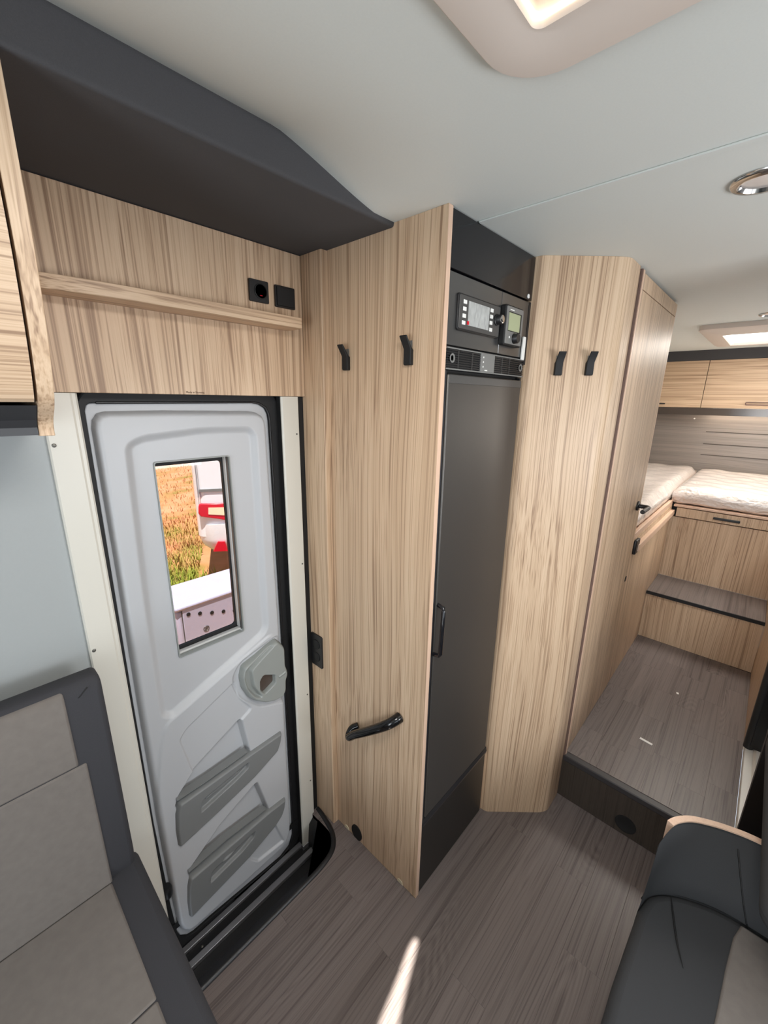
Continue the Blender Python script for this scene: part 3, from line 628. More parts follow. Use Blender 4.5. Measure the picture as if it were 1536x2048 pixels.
# hooks
def make_hook():
    e = empty('coat_hook')
    side = [(0, -.034), (.010, -.034), (.012, -.030), (.012, .004), (.030, .032), (.0275, .0345), (.008, .008), (0, .002)]
    m = MB(); w = .0115
    m.add([(x, -w, z) for x, z in side] + [(x, w, z) for x, z in side], [tuple(range(8))[::-1], tuple(range(8, 16))] + [(i, (i + 1) % 8, 8 + (i + 1) % 8, 8 + i) for i in range(8)])
    obj('hook_body', m, BLACKS, e, bevel=.0015, local=True)
    b = MB().box(0, .0015, -.007, .007, -.004, .024); obj('hook_plate', b, MGREY, e, local=True)
    return e
hk = make_hook()
DA = np.array([1.308, .575]); DB = np.array([1.459, .410]); DD = (DB - DA) / np.linalg.norm(DB - DA); DN = np.array([DD[1], -DD[0]])
def aD(p): r = ray(p); t = (DN @ (DA - CP[:2])) / (DN @ r[:2]); return CP + t * r
spots = [(aX((695, 716), PX), math.pi, 'black coat hook on the fridge tower side, nearer the entrance door'), (aX((820, 702), PX), math.pi, 'black coat hook on the fridge tower side, nearer the fridge'),
         (aD((1116, 728)), math.atan2(DN[1], DN[0]), 'black coat hook on the slanted bathroom wall, nearer the fridge'), (aD((1178, 728)), math.atan2(DN[1], DN[0]), 'black coat hook on the slanted bathroom wall, nearer the bathroom door')]
for i, (p, rz, lb) in enumerate(spots):
    o = hk if i == 0 else copy_tree(hk)
    o.location = Vector(p); o.rotation_euler = (0, 0, rz); setp(o, lb, 'hook', 'black coat hooks')
# grab handle on the fridge tower
a = aX((697, 1470), PX - .03); b = aX((783, 1447), PX - .035)
gh = setp(empty('grab_handle', (PX, (a[1] + b[1]) / 2, .5)), 'shiny black curved grab handle low on the fridge tower side', 'handle')
ya, za, yb, zb = a[1], a[2], b[1], b[2]
def hp(t, dx): return (PX - dx, ya + (yb - ya) * t, za + (zb - za) * t)
path = spline([(PX - .0005, ya - .022, za + .034), (PX - .018, ya - .006, za + .022), (PX - .036, ya - .010, za + .004), hp(.22, .042), hp(.5, .044), hp(.78, .042), hp(.93, .034), hp(1.0, .018), hp(1.02, .0005)], 5)
npt = len(path)
obj('grip', MB().tube(path, [.0135 + .0035 * (i / (npt - 1)) for i in range(npt)], 16), plain('handle_gloss_black', lin(18, 18, 19), .14), gh, smooth=60)

# ================================================================== BATHROOM WALL AND DOOR
plan = [(1.298, 1.13), (1.298, .609), (1.299, .592), (1.303, .582), (1.310, .5735), (1.3185, .5645), (1.440, .4318), (1.452, .4195), (1.463, .4105), (1.474, .4035), (1.487, .3985), (1.50, YB), (1.590, YB), (1.590, 1.13)]
setp(obj('wall_partition', MB().prism(plan, 'Z', .001, ZC - .0005), WV, smooth=30), kind='structure', label='slanted oak bathroom wall with rounded corners beside the fridge')
d2 = setp(empty('door_2', (1.9, YB, ZR)), 'oak bathroom door with a black lever handle', kind='structure')
obj('gap_filler', MB().box(1.590, 1.602, YB + .012, 1.13, .001, ZC - .003), plain('brown_gap', lin(96, 74, 64), .6), d2)
XD = 2.224
obj('post_shade_strip', MB().box(1.597, 1.604, YB - .006, YB + .03, .001, ZC - .006), plain('brown_post_shade', lin(112, 88, 78), .6), d2)  # brown strip paints the shade on the side of the frame post
obj('frame_post', MB().box(1.604, 1.617, YB - .008, YB + .03, ZR + .001, ZC - .008), WEDGE, d2)
obj('foot_filler', MB().box(1.5905, 1.5975, YB + .002, YB + .04, .001, ZC - .003), BLACKS, d2)
obj('header', MB().box(1.616, XD, YB - .003, YB + .03, 2.034, ZC - .010), WV, d2, bevel=.0006)
obj('leaf', MB().box(1.616, XD - .010, YB - .003, YB + .027, ZR + .002, 2.031), WV, d2, bevel=.0006)
obj('frame_post', MB().box(XD - .009, XD + .004, YB - .002, YB + .03, ZR + .001, ZC - .012), WEDGE, d2)
obj('frame_back', MB().box(1.59, XD + .004, YB + .03, 1.12, .001, ZC - .002), WV, d2)
hc_ = aY((1276, 1012), YB - .045)
hx, hz = XD - .070, 1.222
lev = obj('lever_handle', MB().tube(spline([(hx, YB - .002, hz), (hx, YB - .03, hz), (hx - .004, YB - .046, hz), (hx - .02, YB - .05, hz), (hx - .115, YB - .048, hz)], 4), .0095, 12), BLACKP, d2, smooth=60)
obj('rose', MB().lathe([(.022, 0), (.022, .006), (.018, .008)], (hx, YB - .003, hz), (0, -1, 0), 22), BLACKP, d2, smooth=40)
c = aY((1256, 1152), YB - .003)
obj('keyhole', MB().prism(rrect(XD - .050, XD - .022, c[2] - .012, c[2] + .014, .008, 3), 'Y', YB - .0045, YB - .002), BLACKS, d2)

# ================================================================== BED AREA
# pedestal wall under the left bed
bp_ = setp(empty('bed_pedestal', (3.3, .75, ZR)), 'oak bed base with rail ledge under the wrapped mattresses', 'bed base')
obj('side_panel', MB().box(XD + .005, 3.262, YB, YB + .016, ZR - .002, 1.03), WV, bp_)
obj('ledge_rail', MB().box(XD + .06, 3.27, YB - .020, YB + .004, .965, 1.000), WEDGE, bp_, bevel=.002)
obj('top_rail', MB().box(XD + .03, 3.30, YB + .002, YB + .022, 1.03, 1.062), WEDGE, bp_, bevel=.002)
obj('bed_board', MB().box(XD + .01, 4.40, YB + .02, 1.13, .95, 1.055), WEDGE, bp_)
obj('front_panel', MB().box(3.262, 3.278, YR, YB, .535, .955), WV, bp_)
obj('front_board', MB().box(3.250, 3.27, YR, YB - .03, .962, 1.020), WV, bp_, bevel=.001)
obj('front_rail', MB().box(3.246, 3.29, YR, YB - .01, 1.026, 1.040), WEDGE, bp_, bevel=.001)
obj('board_carcass', MB().box(3.28, 4.40, YR, YB + .02, .55, 1.036), BLACKS, bp_)
a = aX((1426, 1038), 3.25); b = aX((1480, 1046), 3.25)
obj('bar_handle', MB().box(3.240, 3.251, b[1], a[1], .980, .995), BLACKP, bp_, bevel=.003)
# socket at the bed corner
c = aY((1268, 1097), YB - .012)
setp(obj('corner_socket', MB().prism(rrect(2.245, 2.315, c[2] - .045, c[2] + .030, .008, 3), 'Y', YB - .014, YB), BLACKP, bevel=.004), 'small black socket box under the bed ledge near the bathroom door', 'socket')
# steps
st = setp(empty('bed_step', (3.05, .1, ZR)), 'bed step with oak riser and dark wood-look tread', 'step')
obj('riser', MB().box(2.912, 2.928, YR + .001, YB - .001, ZR, .513), WV, st)
obj('tread', MB().box(2.905, 3.261, YR + .001, YB - .001, .516, .5345), FLR, st, bevel=.002)
obj('tread_edge', MB().box(2.900, 2.906, YR + .001, YB - .001, .513, .534), BLACKP, st, bevel=.001)
# mattresses in clear wrapping
def film(name):
    m, nt, b = newmat(name)
    b.inputs['Base Color'].default_value = lin(232, 220, 212); b.inputs['Roughness'].default_value = .35
    b.inputs['Coat Weight'].default_value = .8; b.inputs['Coat Roughness'].default_value = .12
    tc = N(nt, 'ShaderNodeTexCoord'); mp = N(nt, 'ShaderNodeMapping'); mp.inputs['Scale'].default_value = (10, 3.5, 6); mp.inputs['Rotation'].default_value = (0, 0, .5)
    nt.links.new(tc.outputs['Object'], mp.inputs[0])
    nz = N(nt, 'ShaderNodeTexNoise'); nz.inputs['Scale'].default_value = 2.2; nz.inputs['Detail'].default_value = 3; nz.inputs['Distortion'].default_value = .6; nt.links.new(mp.outputs[0], nz.inputs['Vector'])
    vo = N(nt, 'ShaderNodeTexVoronoi'); vo.inputs['Scale'].default_value = 55; nt.links.new(tc.outputs['Object'], vo.inputs['Vector'])
    ad = N(nt, 'ShaderNodeMath', operation='MULTIPLY_ADD'); ad.inputs[1].default_value = .12; nt.links.new(vo.outputs['Distance'], ad.inputs[0]); nt.links.new(nz.outputs[0], ad.inputs[2])
    bm_ = N(nt, 'ShaderNodeBump'); bm_.inputs['Strength'].default_value = 1.0; bm_.inputs['Distance'].default_value = .035
    nt.links.new(ad.outputs[0], bm_.inputs['Height']); nt.links.new(bm_.outputs[0], b.inputs['Normal'])
    return m
FILM = film('wrapped_mattress')
def mattress(x0, x1, y0, y1, z0, z1, label, cut=None):
    m = MB(); n, k = 34, 24; rg = random.Random(int(x0 * 100)); ph = [rg.random() * 6 for _ in range(6)]
    def ht(u, v, x, y):
        edge = min(u, 1 - u) * (x1 - x0); edv = min(v, 1 - v) * (y1 - y0)
        e = min(1, edge / .05) ; f = min(1, edv / .05); r = (1 - math.sqrt(max(0, 1 - (1 - e) ** 2))) + (1 - math.sqrt(max(0, 1 - (1 - f) ** 2)))
        w = .004 * math.sin(y * 34 + x * 9 + ph[0]) * math.sin(x * 11 + ph[1]) + .003 * math.sin(y * 13 - x * 41 + ph[2])
        return z1 - .035 * min(r, 1) + w * e * f
    top = [[(x0 + (x1 - x0) * i / n, y0 + (y1 - y0) * j / k) for j in range(k + 1)] for i in range(n + 1)]
    vs = [(x, y, ht(i / n, j / k, x, y)) for i, r in enumerate(top) for j, (x, y) in enumerate(r)]
    fs = [(i * (k + 1) + j, (i + 1) * (k + 1) + j, (i + 1) * (k + 1) + j + 1, i * (k + 1) + j + 1) for i in range(n) for j in range(k)]
    m.add(vs, fs)
    rim = [i * (k + 1) for i in range(n + 1)] + [n * (k + 1) + j for j in range(1, k + 1)] + [i * (k + 1) + k for i in range(n - 1, -1, -1)] + [j for j in range(k - 1, 0, -1)]
    b = len(m.v); cx, cy = (x0 + x1) / 2, (y0 + y1) / 2
    for lv, (zz, out) in enumerate(((z0 + (z1 - z0) * .55, .006), (z0 + .015, .004), (z0, -.012))):
        for r_ in rim:
            x, y, _ = m.v[r_]; dx = -1 if x <= x0 + 1e-6 else 1 if x >= x1 - 1e-6 else 0; dy = -1 if y <= y0 + 1e-6 else 1 if y >= y1 - 1e-6 else 0
            m.v.append((x + dx * out, y + dy * out, zz + .002 * math.sin(x * 40 + y * 33)))
    nr = len(rim)
    for q_ in range(nr):
        r2 = (q_ + 1) % nr
        m.f.append((rim[q_], rim[r2], b + r2, b + q_))
        for lv in range(2): m.f.append((b + lv * nr + q_, b + lv * nr + r2, b + (lv + 1) * nr + r2, b + (lv + 1) * nr + q_))
    m.f.append(tuple(b + 2 * nr + q_ for q_ in range(nr)))
    return setp(obj('mattress', m, FILM, smooth=80), label, 'mattress', 'plastic-wrapped mattresses')
mattress(2.275, 4.40, YB + .020, 1.12, 1.063, 1.165, 'side mattress in clear plastic wrap, next to the bathroom door')
mattress(3.262, 4.375, YR - .1, YB + .006, 1.047, 1.160, 'middle mattress in clear plastic wrap, above the bar handle')
# rear wall
rw = setp(obj('wall_rear', MB().box(XREAR, XREAR + .05, -1.2, 1.2, .0, 2.26), GREYW), kind='structure', label='grey wood-effect rear wall behind the bed')
for z, yl in ((1.457, .411), (1.357, .413), (1.266, .415)): obj('groove', MB().box(XREAR - .002, XREAR + .001, -.6, yl, z - .003, z + .003), plain('groove_dark', lin(62, 54, 48), .5), rw)
obj('stud', MB().lathe([(.006, 0), (.006, .002), (.003, .003)], (XREAR, float(aX((1389, 837), XREAR)[1]), float(aX((1389, 837), XREAR)[2])), (-1, 0, 0), 12), PAPERW, rw, smooth=40)
# rear overhead cabinets
XRC = 4.25; zc0 = float(aX((1430, 816), XRC)[2]); zc1 = float(aX((1430, 720), XRC)[2]); yg = float((aX((1417, 721), XRC)[1] + aX((1404, 815), XRC)[1]) / 2)
setp(obj('trim_6', MB().box(XRC - .004, XREAR, -1.14, 1.13, zc1 + .002, ZC), ANTH), kind='structure', label='charcoal band between the rear cabinets and the ceiling')
for (y0, y1, lb, hy) in ((yg + .002, yg + .66, 'rear overhead cabinet in oak, partly behind the bathroom door', (.70, .76)), (yg - .66, yg - .002, 'rear overhead cabinet in oak with long brown handle, above the middle mattress', None)):
    e = setp(empty('rear_cabinet', (XRC + .08, (y0 + y1) / 2, zc0)), lb, 'cabinet', 'oak cabinets on the rear wall')
    obj('body', MB().box(XRC + .018, XREAR - .001, y0, y1, zc0, zc1), WY, e)
    obj('door', MB().box(XRC, XRC + .017, y0, y1, zc0 + .001, zc1), WY, e, bevel=.001)
    if hy: obj('handle', MB().box(XRC - .012, XRC, aX((1330, 808), XRC)[1], aX((1330, 808), XRC)[1] + .14, 1.674, 1.684), BLACKP, e, bevel=.003)
    else: obj('handle', MB().plate(rrect(-.13, float(aX((1490, 808), XRC)[1]), 1.676, 1.699, .008, 4), [rrect(-.126, float(aX((1490, 808), XRC)[1]) - .005, 1.682, 1.694, .004, 4)], 'X', XRC - .010, XRC), plain('brown_handle', lin(96, 66, 56), .4), e)
ls = setp(empty('led_valance', (4.33, 0, 1.59)), 'dark under-cabinet valance with a glowing strip at the rear wall', 'lamp')
obj('valance', MB().box(XRC + .010, XRC + .028, -1.1, 1.1, zc0 - .058, zc0 - .002), plain('valance_dark', lin(84, 78, 74), .12, metal=.3), ls)
obj('light_strip', MB().box(XRC + .07, XRC + .09, -.35, .42, zc0 - .012, zc0 - .004), emit('led_strip', (1, .88, .72, 1), 24), ls)

# skylights
def skylight(name, cx, y, hw, hx_, z, label, pane):
    e = setp(empty(name, (cx, y, z)), label, 'skylight', 'roof skylights')
    return e
sk = skylight('skylight', .27, 0, .34, .34, 2.09, 'cream-framed roof skylight with warm edge light, above the entrance area', None)
oc_ = [(-.085, -.345), (.622, -.345), (.622, .345), (-.085, .345)]
def rq(x0, x1, h, r, z): return [(a, b, z) for a, b in rrect(x0, x1, -h, h, r, 8)]
f = MB(); f.loft([rq(-.070, .622, .346, .075, 2.0915), rq(-.070, .622, .346, .075, 2.083), rq(-.066, .618, .342, .073, 2.079), rq(-.018, .570, .299, .048, 2.076), rq(-.009, .561, .290, .042, 2.0805), rq(.008, .544, .281, .012, 2.080), rq(.011, .541, .279, .010, 2.085), rq(.011, .541, .279, .010, 2.20)], caps=False)
obj('frame', f, CREAM, sk, smooth=35)
f = MB(); f.loft([rq(.0115, .5405, .2785, .01, 2.0865), rq(.0130, .5390, .2770, .01, 2.0865), rq(.0130, .5390, .2770, .01, 2.091), rq(.0115, .5405, .2785, .01, 2.091)], caps=False); obj('edge_light', f, WLED, sk)
# blind with a hole cut to the outline of the wanted sun streak on the floor
zbld = 2.115
fl_ = [(.757, .536), (.764, .524), (.667, .488), (.579, .451), (.44, .37), (.41, .42), (.543, .490), (.647, .513), (.731, .535)]
sx, sy = SUNV.x / SUNV.z * zbld, SUNV.y / SUNV.z * zbld
slit = [(x + sx, y + sy) for x, y in fl_]
obj('blind', MB().plate([(.012, -.278), (.540, -.278), (.540, .278), (.012, .278)], [slit], 'Z', zbld, zbld + .002), plain('blind_beige', lin(196, 180, 164), .7), sk)
# rear skylight
rk = setp(empty('skylight', (3.36, 0, 2.06)), 'far roof skylight over the bed with a white lit pane', 'skylight', 'roof skylights')
def rq2(x0, x1, h, r, z): return [(a, b, z) for a, b in rrect(x0, x1, -h, h, r, 6)]
f = MB(); f.loft([rq2(2.93, 3.79, .405, .05, 2.091), rq2(2.93, 3.79, .405, .05, 2.066), rq2(2.945, 3.775, .39, .045, 2.058), rq2(3.10, 3.66, .31, .02, 2.050), rq2(3.105, 3.655, .305, .02, 2.06), rq2(3.105, 3.655, .305, .02, 2.2)], caps=False)
obj('frame', f, CREAM, rk, smooth=35)
obj('pane', MB().box(3.106, 3.654, -.304, .304, 2.068, 2.074), PANE, rk)
# downlights
def downlight(c, r, label):
    e = setp(empty('downlight', c), label, 'lamp', 'round ceiling downlights')
    obj('rim', MB().lathe([(r, 0), (r * 1.0, .003), (r * .92, .007), (r * .74, .008), (r * .70, .004), (r * .66, -.0)], c, (0, 0, -1), 40), CHROME, e, smooth=50)
    obj('lens', MB().lathe([(r * .68, 0), (r * .66, .002), (.001, .0025)], c, (0, 0, -1), 32), plain('frosted_lens', lin(196, 190, 186), .2, coat=.4), e, smooth=50)
dl = aZ((1533, 357), ZC)
downlight((float(dl[0]), float(dl[1]), ZC), .055, 'round chrome downlight in the ceiling above the fridge front')
dl = aZ((1545, 627), ZC)
downlight((float(dl[0]), float(dl[1]), ZC), .05, 'small far downlight between the bathroom door and far skylight')

# right-hand side of the aisle
setp(obj('wall_right', MB().box(2.19, 3.30, YR - .03, YR, ZR - .01, 1.0), WV), kind='structure', label='low oak panel along the aisle beside the step')
sh = setp(empty('shower_cubicle', (1.9, YR - .3, ZR)), 'shower cubicle with white threshold and black door profiles at the right edge', 'shower')
obj('threshold', MB().prism([(YR + .000, ZR), (YR - .003, ZR + .028), (YR - .03, ZR + .032), (YR - .036, ZR + .05), (YR - .07, ZR + .05), (YR - .07, ZR)], 'X', 1.66, 2.17), plain('white_tray', lin(246, 248, 246), .3), sh, bevel=.002)
obj('door_profile', MB().tube([(2.165, YR - .012, ZR + .03), (2.165, YR - .012, 2.05)], .018, 14), plain('profile_black', lin(46, 47, 48), .35), sh, smooth=60)
obj('door_profile', MB().tube([(2.150, YR - .052, ZR + .045), (2.150, YR - .052, 2.05)], .016, 14), plain('profile_black2', lin(34, 34, 36), .35), sh, smooth=60)
obj('profile_web', MB().box(2.135, 2.180, YR - .060, YR - .016, ZR + .05, 2.05), BLACKP, sh)
obj('folded_door', MB().box(1.668, 2.140, YR - .088, YR - .074, ZR + .075, 2.05), BLACKP, sh)
obj('shower_tray', MB().box(1.665, 2.185, -1.12, YR - .071, ZR, ZR + .03), bpy.data.materials['white_tray'], sh)
obj('cubicle_wall', MB().box(1.66, 2.19, -1.14, -1.12, ZR, 2.07), WHITE, sh)
setp(obj('end_panel', MB().box(1.63, 1.66, -1.1, YR - .001, .002, 2.085), BLACKP, bevel=.001), 'tall black end panel in front of the shower at the right edge', 'panel')
# debris on the platform
def scrap(p, L, w, a, lb):
    c = aZ(p, ZR); e = MB().box(-L / 2, L / 2, -w / 2, w / 2, 0, .0018); o = setp(obj('paper_scrap', e, PAPERW), lb, 'scrap', 'white scraps on the platform'); o.location = (c[0], c[1], ZR + .0002); o.rotation_euler = (0, 0, a)
scrap((1292, 1483), .050, .012, math.radians(-97), 'white strip of paper lying on the raised floor')
scrap((1355, 1387), .014, .010, .3, 'tiny white crumb of paper on the raised floor, nearer the step')

# ================================================================== SEATS
# left bench
lb_ = setp(empty('side_bench', (-.4, .75, 0)), 'grey upholstered bench with charcoal border left of the entrance door', 'bench')
obj('seat_box', MB().box(-1.3, .14, .36, 1.09, .0, .385), WV, lb_)
sc = obj('seat_cushion', MB().prism(rrect(-1.3, .166, .34, 1.04, .02, 3), 'Z', .385, .520), FABD, lb_, bevel=.022, seg=4)
bc = obj('back_cushion', MB().prism([(1.000, .50), (.986, .56), (.986, 1.055), (.992, 1.072), (1.006, 1.080), (1.040, 1.080), (1.056, 1.070), (1.062, 1.04), (1.062, .50)], 'X', -1.3, .154), FABD, lb_, bevel=.012, seg=4)
def pad(poly, ax, a, b, par_, nm='panel'):
    return obj(nm, MB().prism(poly, ax, a, b), FABG, par_, bevel=.005, seg=3)
pad([(1.0, .512), (.983, .518), (.983, .8855), (1.0, .8855)], 'X', -1.28, .099, bc)
pad([(1.0, .8865), (.983, .8865), (.983, 1.058), (.990, 1.071), (1.004, 1.074)], 'X', -1.28, .085, bc)
for y0, y1 in ((.6835, .984), (.36, .6825)):
    pad([(y0, .505), (y0, .5225), (y1, .5225), (y1, .505)], 'X', -1.28, .097, sc)
obj('seam', MB().tube([(.108, .9855, 1.050), (.127, .9875, 1.066)], .0012, 6), BLACKS, bc)
# right seat
rb = setp(empty('dinette_seat', (.9, -.3, 0)), 'black padded dinette seat with grey centre and curved oak back shell', 'seat')
arc = [(1.000, .020), (1.045, .008), (1.075, -.015), (1.098, -.045), (1.118, -.085), (1.132, -.125), (1.139, -.17), (1.142, -.25), (1.143, -.34), (1.144, -.46), (1.144, -.60)]
arc = [(v.x, v.y) for v in [Vector((p[0], p[1])) for p in spline(arc, 4)]]
seat = [(.35, .030), (.80, .028)] + arc + [(.35, -.60)]
obj('seat_base', MB().prism([(x - .01, y - .01 if y > -.5 else y) for x, y in seat], 'Z', .0, .31), BLACKP, rb)
sc2 = obj('seat_cushion', MB().prism(seat, 'Z', .31, .450), FABB, rb, bevel=.022, seg=4)
gy = [(.36, -.120), (.62, -.128), (.80, -.137), (.90, -.145), (1.0, -.152), (1.08, -.160), (1.125, -.172), (1.128, -.58), (.36, -.58)]
pad([(x, y) for x, y in gy], 'Z', .43, .4535, sc2)
sp = spline([(1.08, -.035, .4515), (1.04, -.045, .4525), (.98, -.062, .4525), (.93, -.082, .452)], 4); obj('crease', MB().tube(sp, [.0006 + .0016 * math.sin(math.pi * i / (len(sp) - 1)) for i in range(len(sp))], 6), BLACKS, sc2)
# back cushion: lofted between the seat line and the shell rim
top = spline([(1.055, .012), (1.095, .004), (1.130, -.006), (1.160, -.020), (1.188, -.045), (1.208, -.08), (1.224, -.12), (1.236, -.17), (1.239, -.25), (1.240, -.40), (1.240, -.60)], 4)
top = [(v[0], v[1]) for v in top]
n = min(len(top), len(arc)); top = top[:n]; low = arc[:n]
loops = []
for t, bulge in ((-.30, .012), (0, -.004), (.12, -.020), (.35, -.028), (.65, -.022), (.88, -.008), (1.0, .012)):
    z = .442 + .158 * t
    loops.append([(low[i][0] * (1 - t) + top[i][0] * t + bulge, low[i][1] * (1 - t) + top[i][1] * t, z) for i in range(n)])
back = [[(top[i][0] + .003, top[i][1] + .002, l[i][2]) for i in range(n - 1, -1, -1)] for l in loops]
full = [l + b for l, b in zip(loops, back)]
bc2 = obj('back_cushion', MB().loft(full), FABB, rb, smooth=50)
pipe = [(x - .004, y + .002, .452) for x, y in arc[2:]]
obj('piping', MB().tube(pipe, .0042, 8), BLACKS, rb, smooth=60)
i0 = min(range(n), key=lambda i: abs(top[i][1] + .135))
obj('seam', MB().tube([(l[i0][0] - .0008, l[i0][1], l[i0][2]) for l in loops[:-1]], .0018, 6), BLACKS, bc2)
shell_in = [(x + .004, y + .003) for x, y in top if x > 1.135]; n = len(shell_in); shell_out = []
for i, p in enumerate(shell_in):
    a = Vector(shell_in[max(i - 1, 0)]); b = Vector(shell_in[min(i + 1, n - 1)]); t = (b - a).normalized(); shell_out.append((p[0] - t.y * .016, p[1] + t.x * .016))
obj('back_shell', MB().prism(shell_in + shell_out[::-1], 'Z', .0, .604), WEDGE, rb, smooth=30)
b0 = rrect(.94, 1.62, -.50, -.166, .05, 6)
setp(obj('side_bolster', MB().prism(b0, 'Z', .655, .705), FABB, bevel=.02, seg=4), 'thick black padded ledge at the right edge above the dinette seat', 'bolster')
setp(obj('ledge_support', MB().box(1.32, 1.60, -.50, -.30, .002, .655), BLACKP), 'black box carrying the padded ledge beside the dinette seat', 'support')

# ================================================================== OUTSIDE
ZG = -.8
GRD = None
m, nt, b = newmat('dry_meadow')
tc = N(nt, 'ShaderNodeTexCoord'); nz = N(nt, 'ShaderNodeTexNoise'); nz.inputs['Scale'].default_value = 1.3; nz.inputs['Detail'].default_value = 8; nt.links.new(tc.outputs['Object'], nz.inputs['Vector'])
cr = N(nt, 'ShaderNodeValToRGB'); e = cr.color_ramp.elements; e[0].position = .35; e[0].color = lin(120, 108, 40); e[1].position = .62; e[1].color = lin(186, 132, 96); x = e.new(.48); x.color = lin(168, 118, 74)
nt.links.new(nz.outputs[0], cr.inputs[0]); nt.links.new(cr.outputs[0], b.inputs['Base Color']); b.inputs['Roughness'].default_value = .95
setp(obj('ground', MB().box(-8, 16, 1.6, 30, ZG - .05, ZG), m), kind='structure', label='dry meadow outside the entrance door')
gm = MB(); rg = random.Random(5); VX0, VY0 = [float(v) for v in aY((386, 985), 5.0)[:2]]
for i in range(9000):
    y = 3.8 + 5 * rg.random() ** 1.2 if i < 6000 else 6 + 12 * rg.random(); x = y * (.26 + .28 * rg.random()); 
    ux = (x - VX0) * math.cos(.471) - (y - VY0) * math.sin(.471); uy = (x - VX0) * math.sin(.471) + (y - VY0) * math.cos(.471)
    if (-.1 < ux < 2.1 and .6 < uy < 4.6) or (1.0 < x < 2.6 and 3.2 < y < 4.1): continue
    hgt = (.05 + .13 * rg.random()) * (1.0 if y < 7 else .7); a = rg.random() * 6.28; w = .008; lx, ly = math.cos(a) * hgt * .5, math.sin(a) * hgt * .5
    bx_, by_ = -math.sin(a) * w, math.cos(a) * w
    gm.add([(x - bx_, y - by_, ZG), (x + bx_, y + by_, ZG), (x + lx * .4 + bx_ * .7, y + ly * .4 + by_ * .7, ZG + hgt * .6), (x + lx * .4 - bx_ * .7, y + ly * .4 - by_ * .7, ZG + hgt * .6), (x + lx, y + ly, ZG + hgt)], [(0, 1, 2, 3), (3, 2, 4)])
m, nt, b = newmat('grass_blades'); tc = N(nt, 'ShaderNodeTexCoord'); nz = N(nt, 'ShaderNodeTexNoise'); nz.inputs['Scale'].default_value = .9; nt.links.new(tc.outputs['Object'], nz.inputs['Vector'])
sp_ = N(nt, 'ShaderNodeSeparateXYZ'); nt.links.new(tc.outputs['Object'], sp_.inputs[0]); mr = N(nt, 'ShaderNodeMapRange'); mr.inputs[1].default_value = 5; mr.inputs[2].default_value = 9; mr.inputs[3].default_value = -.1; mr.inputs[4].default_value = .3; nt.links.new(sp_.outputs[1], mr.inputs[0])
ad = N(nt, 'ShaderNodeMath', operation='ADD'); nt.links.new(nz.outputs[0], ad.inputs[0]); nt.links.new(mr.outputs[0], ad.inputs[1])
cr = N(nt, 'ShaderNodeValToRGB'); e = cr.color_ramp.elements; e[0].position = .42; e[0].color = lin(132, 142, 42); e[1].position = .68; e[1].color = lin(196, 140, 98)
nt.links.new(ad.outputs[0], cr.inputs[0]); nt.links.new(cr.outputs[0], b.inputs['Base Color']); b.inputs['Roughness'].default_value = .8
setp(obj('grass', gm, m, recalc=False), 'green and dry grass outside the door window', 'grass', kind='stuff')
# parked van
VY = 5.0; VA = math.radians(27)
VP0 = aY((386, 985), VY); VE = np.array([math.cos(VA), -math.sin(VA)]); VD = np.array([math.sin(VA), math.cos(VA)])
vn = setp(empty('parked_van', (float(VP0[0]), float(VP0[1]), ZG), -VA), 'white parked van with red tail light seen through the door window', 'van')
VW = plain('van_white', lin(236, 236, 240), .25, coat=.5)
def vx(p): r = ray(p); t = (VD @ (VP0[:2] - CP[:2])) / (VD @ r[:2]); q = CP + t * r; return float(VE @ (q[:2] - VP0[:2])), float(q[2] - ZG)
zbm = vx((425, 1103))[1]
sect = rrect(0, 2.0, 0, 4.5, .14, 6)
obj('body', MB().loft([[(x, y, z) for x, y in sect] for z in (zbm + .2, zbm + .3, 2.6)]), VW, vn, smooth=40, local=True)
sb = rrect(.01, 1.99, -.03, 4.4, .2, 6); sb2 = rrect(.10, 1.90, .02, 4.3, .2, 6)
obj('bumper', MB().loft([[(x, y, zbm) for x, y in sb2], [(x, y, zbm + .07) for x, y in rrect(.04, 1.96, -.02, 4.36, .2, 6)], [(x, y, zbm + .16) for x, y in sb], [(x, y, zbm + .36) for x, y in sb]]), VW, vn, smooth=40, local=True)
tl = [vx(p) for p in ((397, 1010), (402, 1007), (470, 1005), (470, 1043), (440, 1037), (402, 1032), (397, 1026))]
t = obj('tail_light', MB().prism(tl, 'Y', -.035, .05), RED, vn, bevel=.01, local=True)
q = [vx(p) for p in ((417, 1014), (465, 1013), (465, 1030), (417, 1027))]
obj('clear_lens', MB().prism(q, 'Y', -.041, 0), plain('clear_lens', lin(250, 225, 190), .2), t, local=True)
q = [vx(p) for p in ((436, 1081), (450, 1081), (456, 1099), (427, 1100))]
obj('reflector', MB().prism(q, 'Y', -.06, .0), RED, vn, local=True)
q = [vx(p) for p in ((397, 979), (460, 976), (460, 982), (397, 984))]
obj('moulding', MB().prism(q, 'Y', -.012, .01), MGREY, vn, local=True)
for px in (391, 394.5):
    u = vx((px, 950))[0]; obj('panel_gap', MB().box(u - .004, u + .004, -.004, .1, vx((px, 996))[1], 2.5), plain('panel_gap_grey', lin(190, 182, 182), .5), vn, local=True)
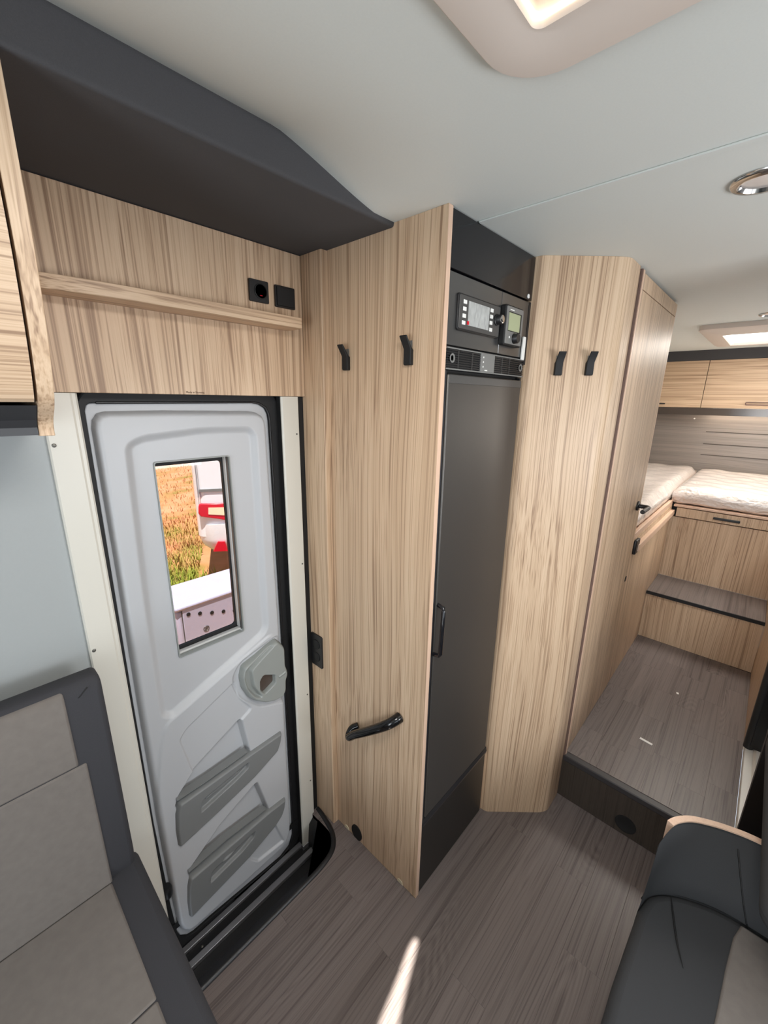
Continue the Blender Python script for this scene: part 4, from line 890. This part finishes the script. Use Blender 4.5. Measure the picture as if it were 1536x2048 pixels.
# gas locker box
BY = 3.4
bx0 = setp(empty('gas_locker', (1.4, BY + .2, ZG)), 'pale lilac-white locker box with dotted front panel below the van in the door window', 'locker box')
LIL = plain('lilac_white', lin(168, 164, 184), .35, coat=.3)
def bq(p): q = aY(p, BY); return float(q[0]), float(q[2])
x0 = bq((353, 1240))[0]; zt = bq((400, 1206))[1]
fr_ = [(x0, BY), (x0 + .9, BY), (x0 + .9, BY + .55), (x0, BY + .55)]
obj('locker_body', MB().box(x0, x0 + .95, BY, BY + .46, ZG + .02, zt - .01), LIL, bx0, bevel=.03, seg=3)
obj('lid', MB().box(x0 - .012, x0 + .962, BY - .02, BY + .48, zt - .012, zt + .03), LIL, bx0, bevel=.02, seg=3)
c0 = bq((363, 1216)); c1 = bq((372, 1300))
obj('front_panel', MB().box(c0[0], c0[0] + .80, BY - .008, BY, c1[1] - .2, c0[1]), LIL, bx0, bevel=.006)
obj('panel_gap', MB().plate(rrect(c0[0] - .008, c0[0] + .808, c1[1] - .208, c0[1] + .008, .01, 3), [rrect(c0[0], c0[0] + .80, c1[1] - .2, c0[1], .01, 3)], 'Y', BY - .004, BY), DGREY, bx0)
for (px, py) in ((376, 1228), (399, 1226), (423, 1224.5), (446, 1222), (468, 1220)):
    q = bq((px, py)); obj('vent_hole', MB().lathe([(.017, 0), (.017, .004), (.01, .005)], (q[0], BY - .008, q[1]), (0, -1, 0), 16), BLACKS, bx0)
q = bq((412, 1256)); obj('emblem_ring', MB().tube([(q[0] + .024 * math.cos(t), BY - .009, q[1] + .024 * math.sin(t)) for t in np.linspace(0, 2 * math.pi, 25)], .0035, 6), DGREY, bx0)
obj('emblem_mark', MB().prism([(q[0] - .014, q[1] - .012), (q[0] - .008, q[1] + .008), (q[0] + .001, q[1] + .010), (q[0] + .001, q[1] + .003), (q[0] - .004, q[1] - .012)], 'Y', BY - .012, BY - .007).prism([(q[0] + .014, q[1] + .012), (q[0] + .008, q[1] - .008), (q[0] - .001, q[1] - .010), (q[0] - .001, q[1] - .003), (q[0] + .004, q[1] + .012)], 'Y', BY - .012, BY - .007), DGREY, bx0)
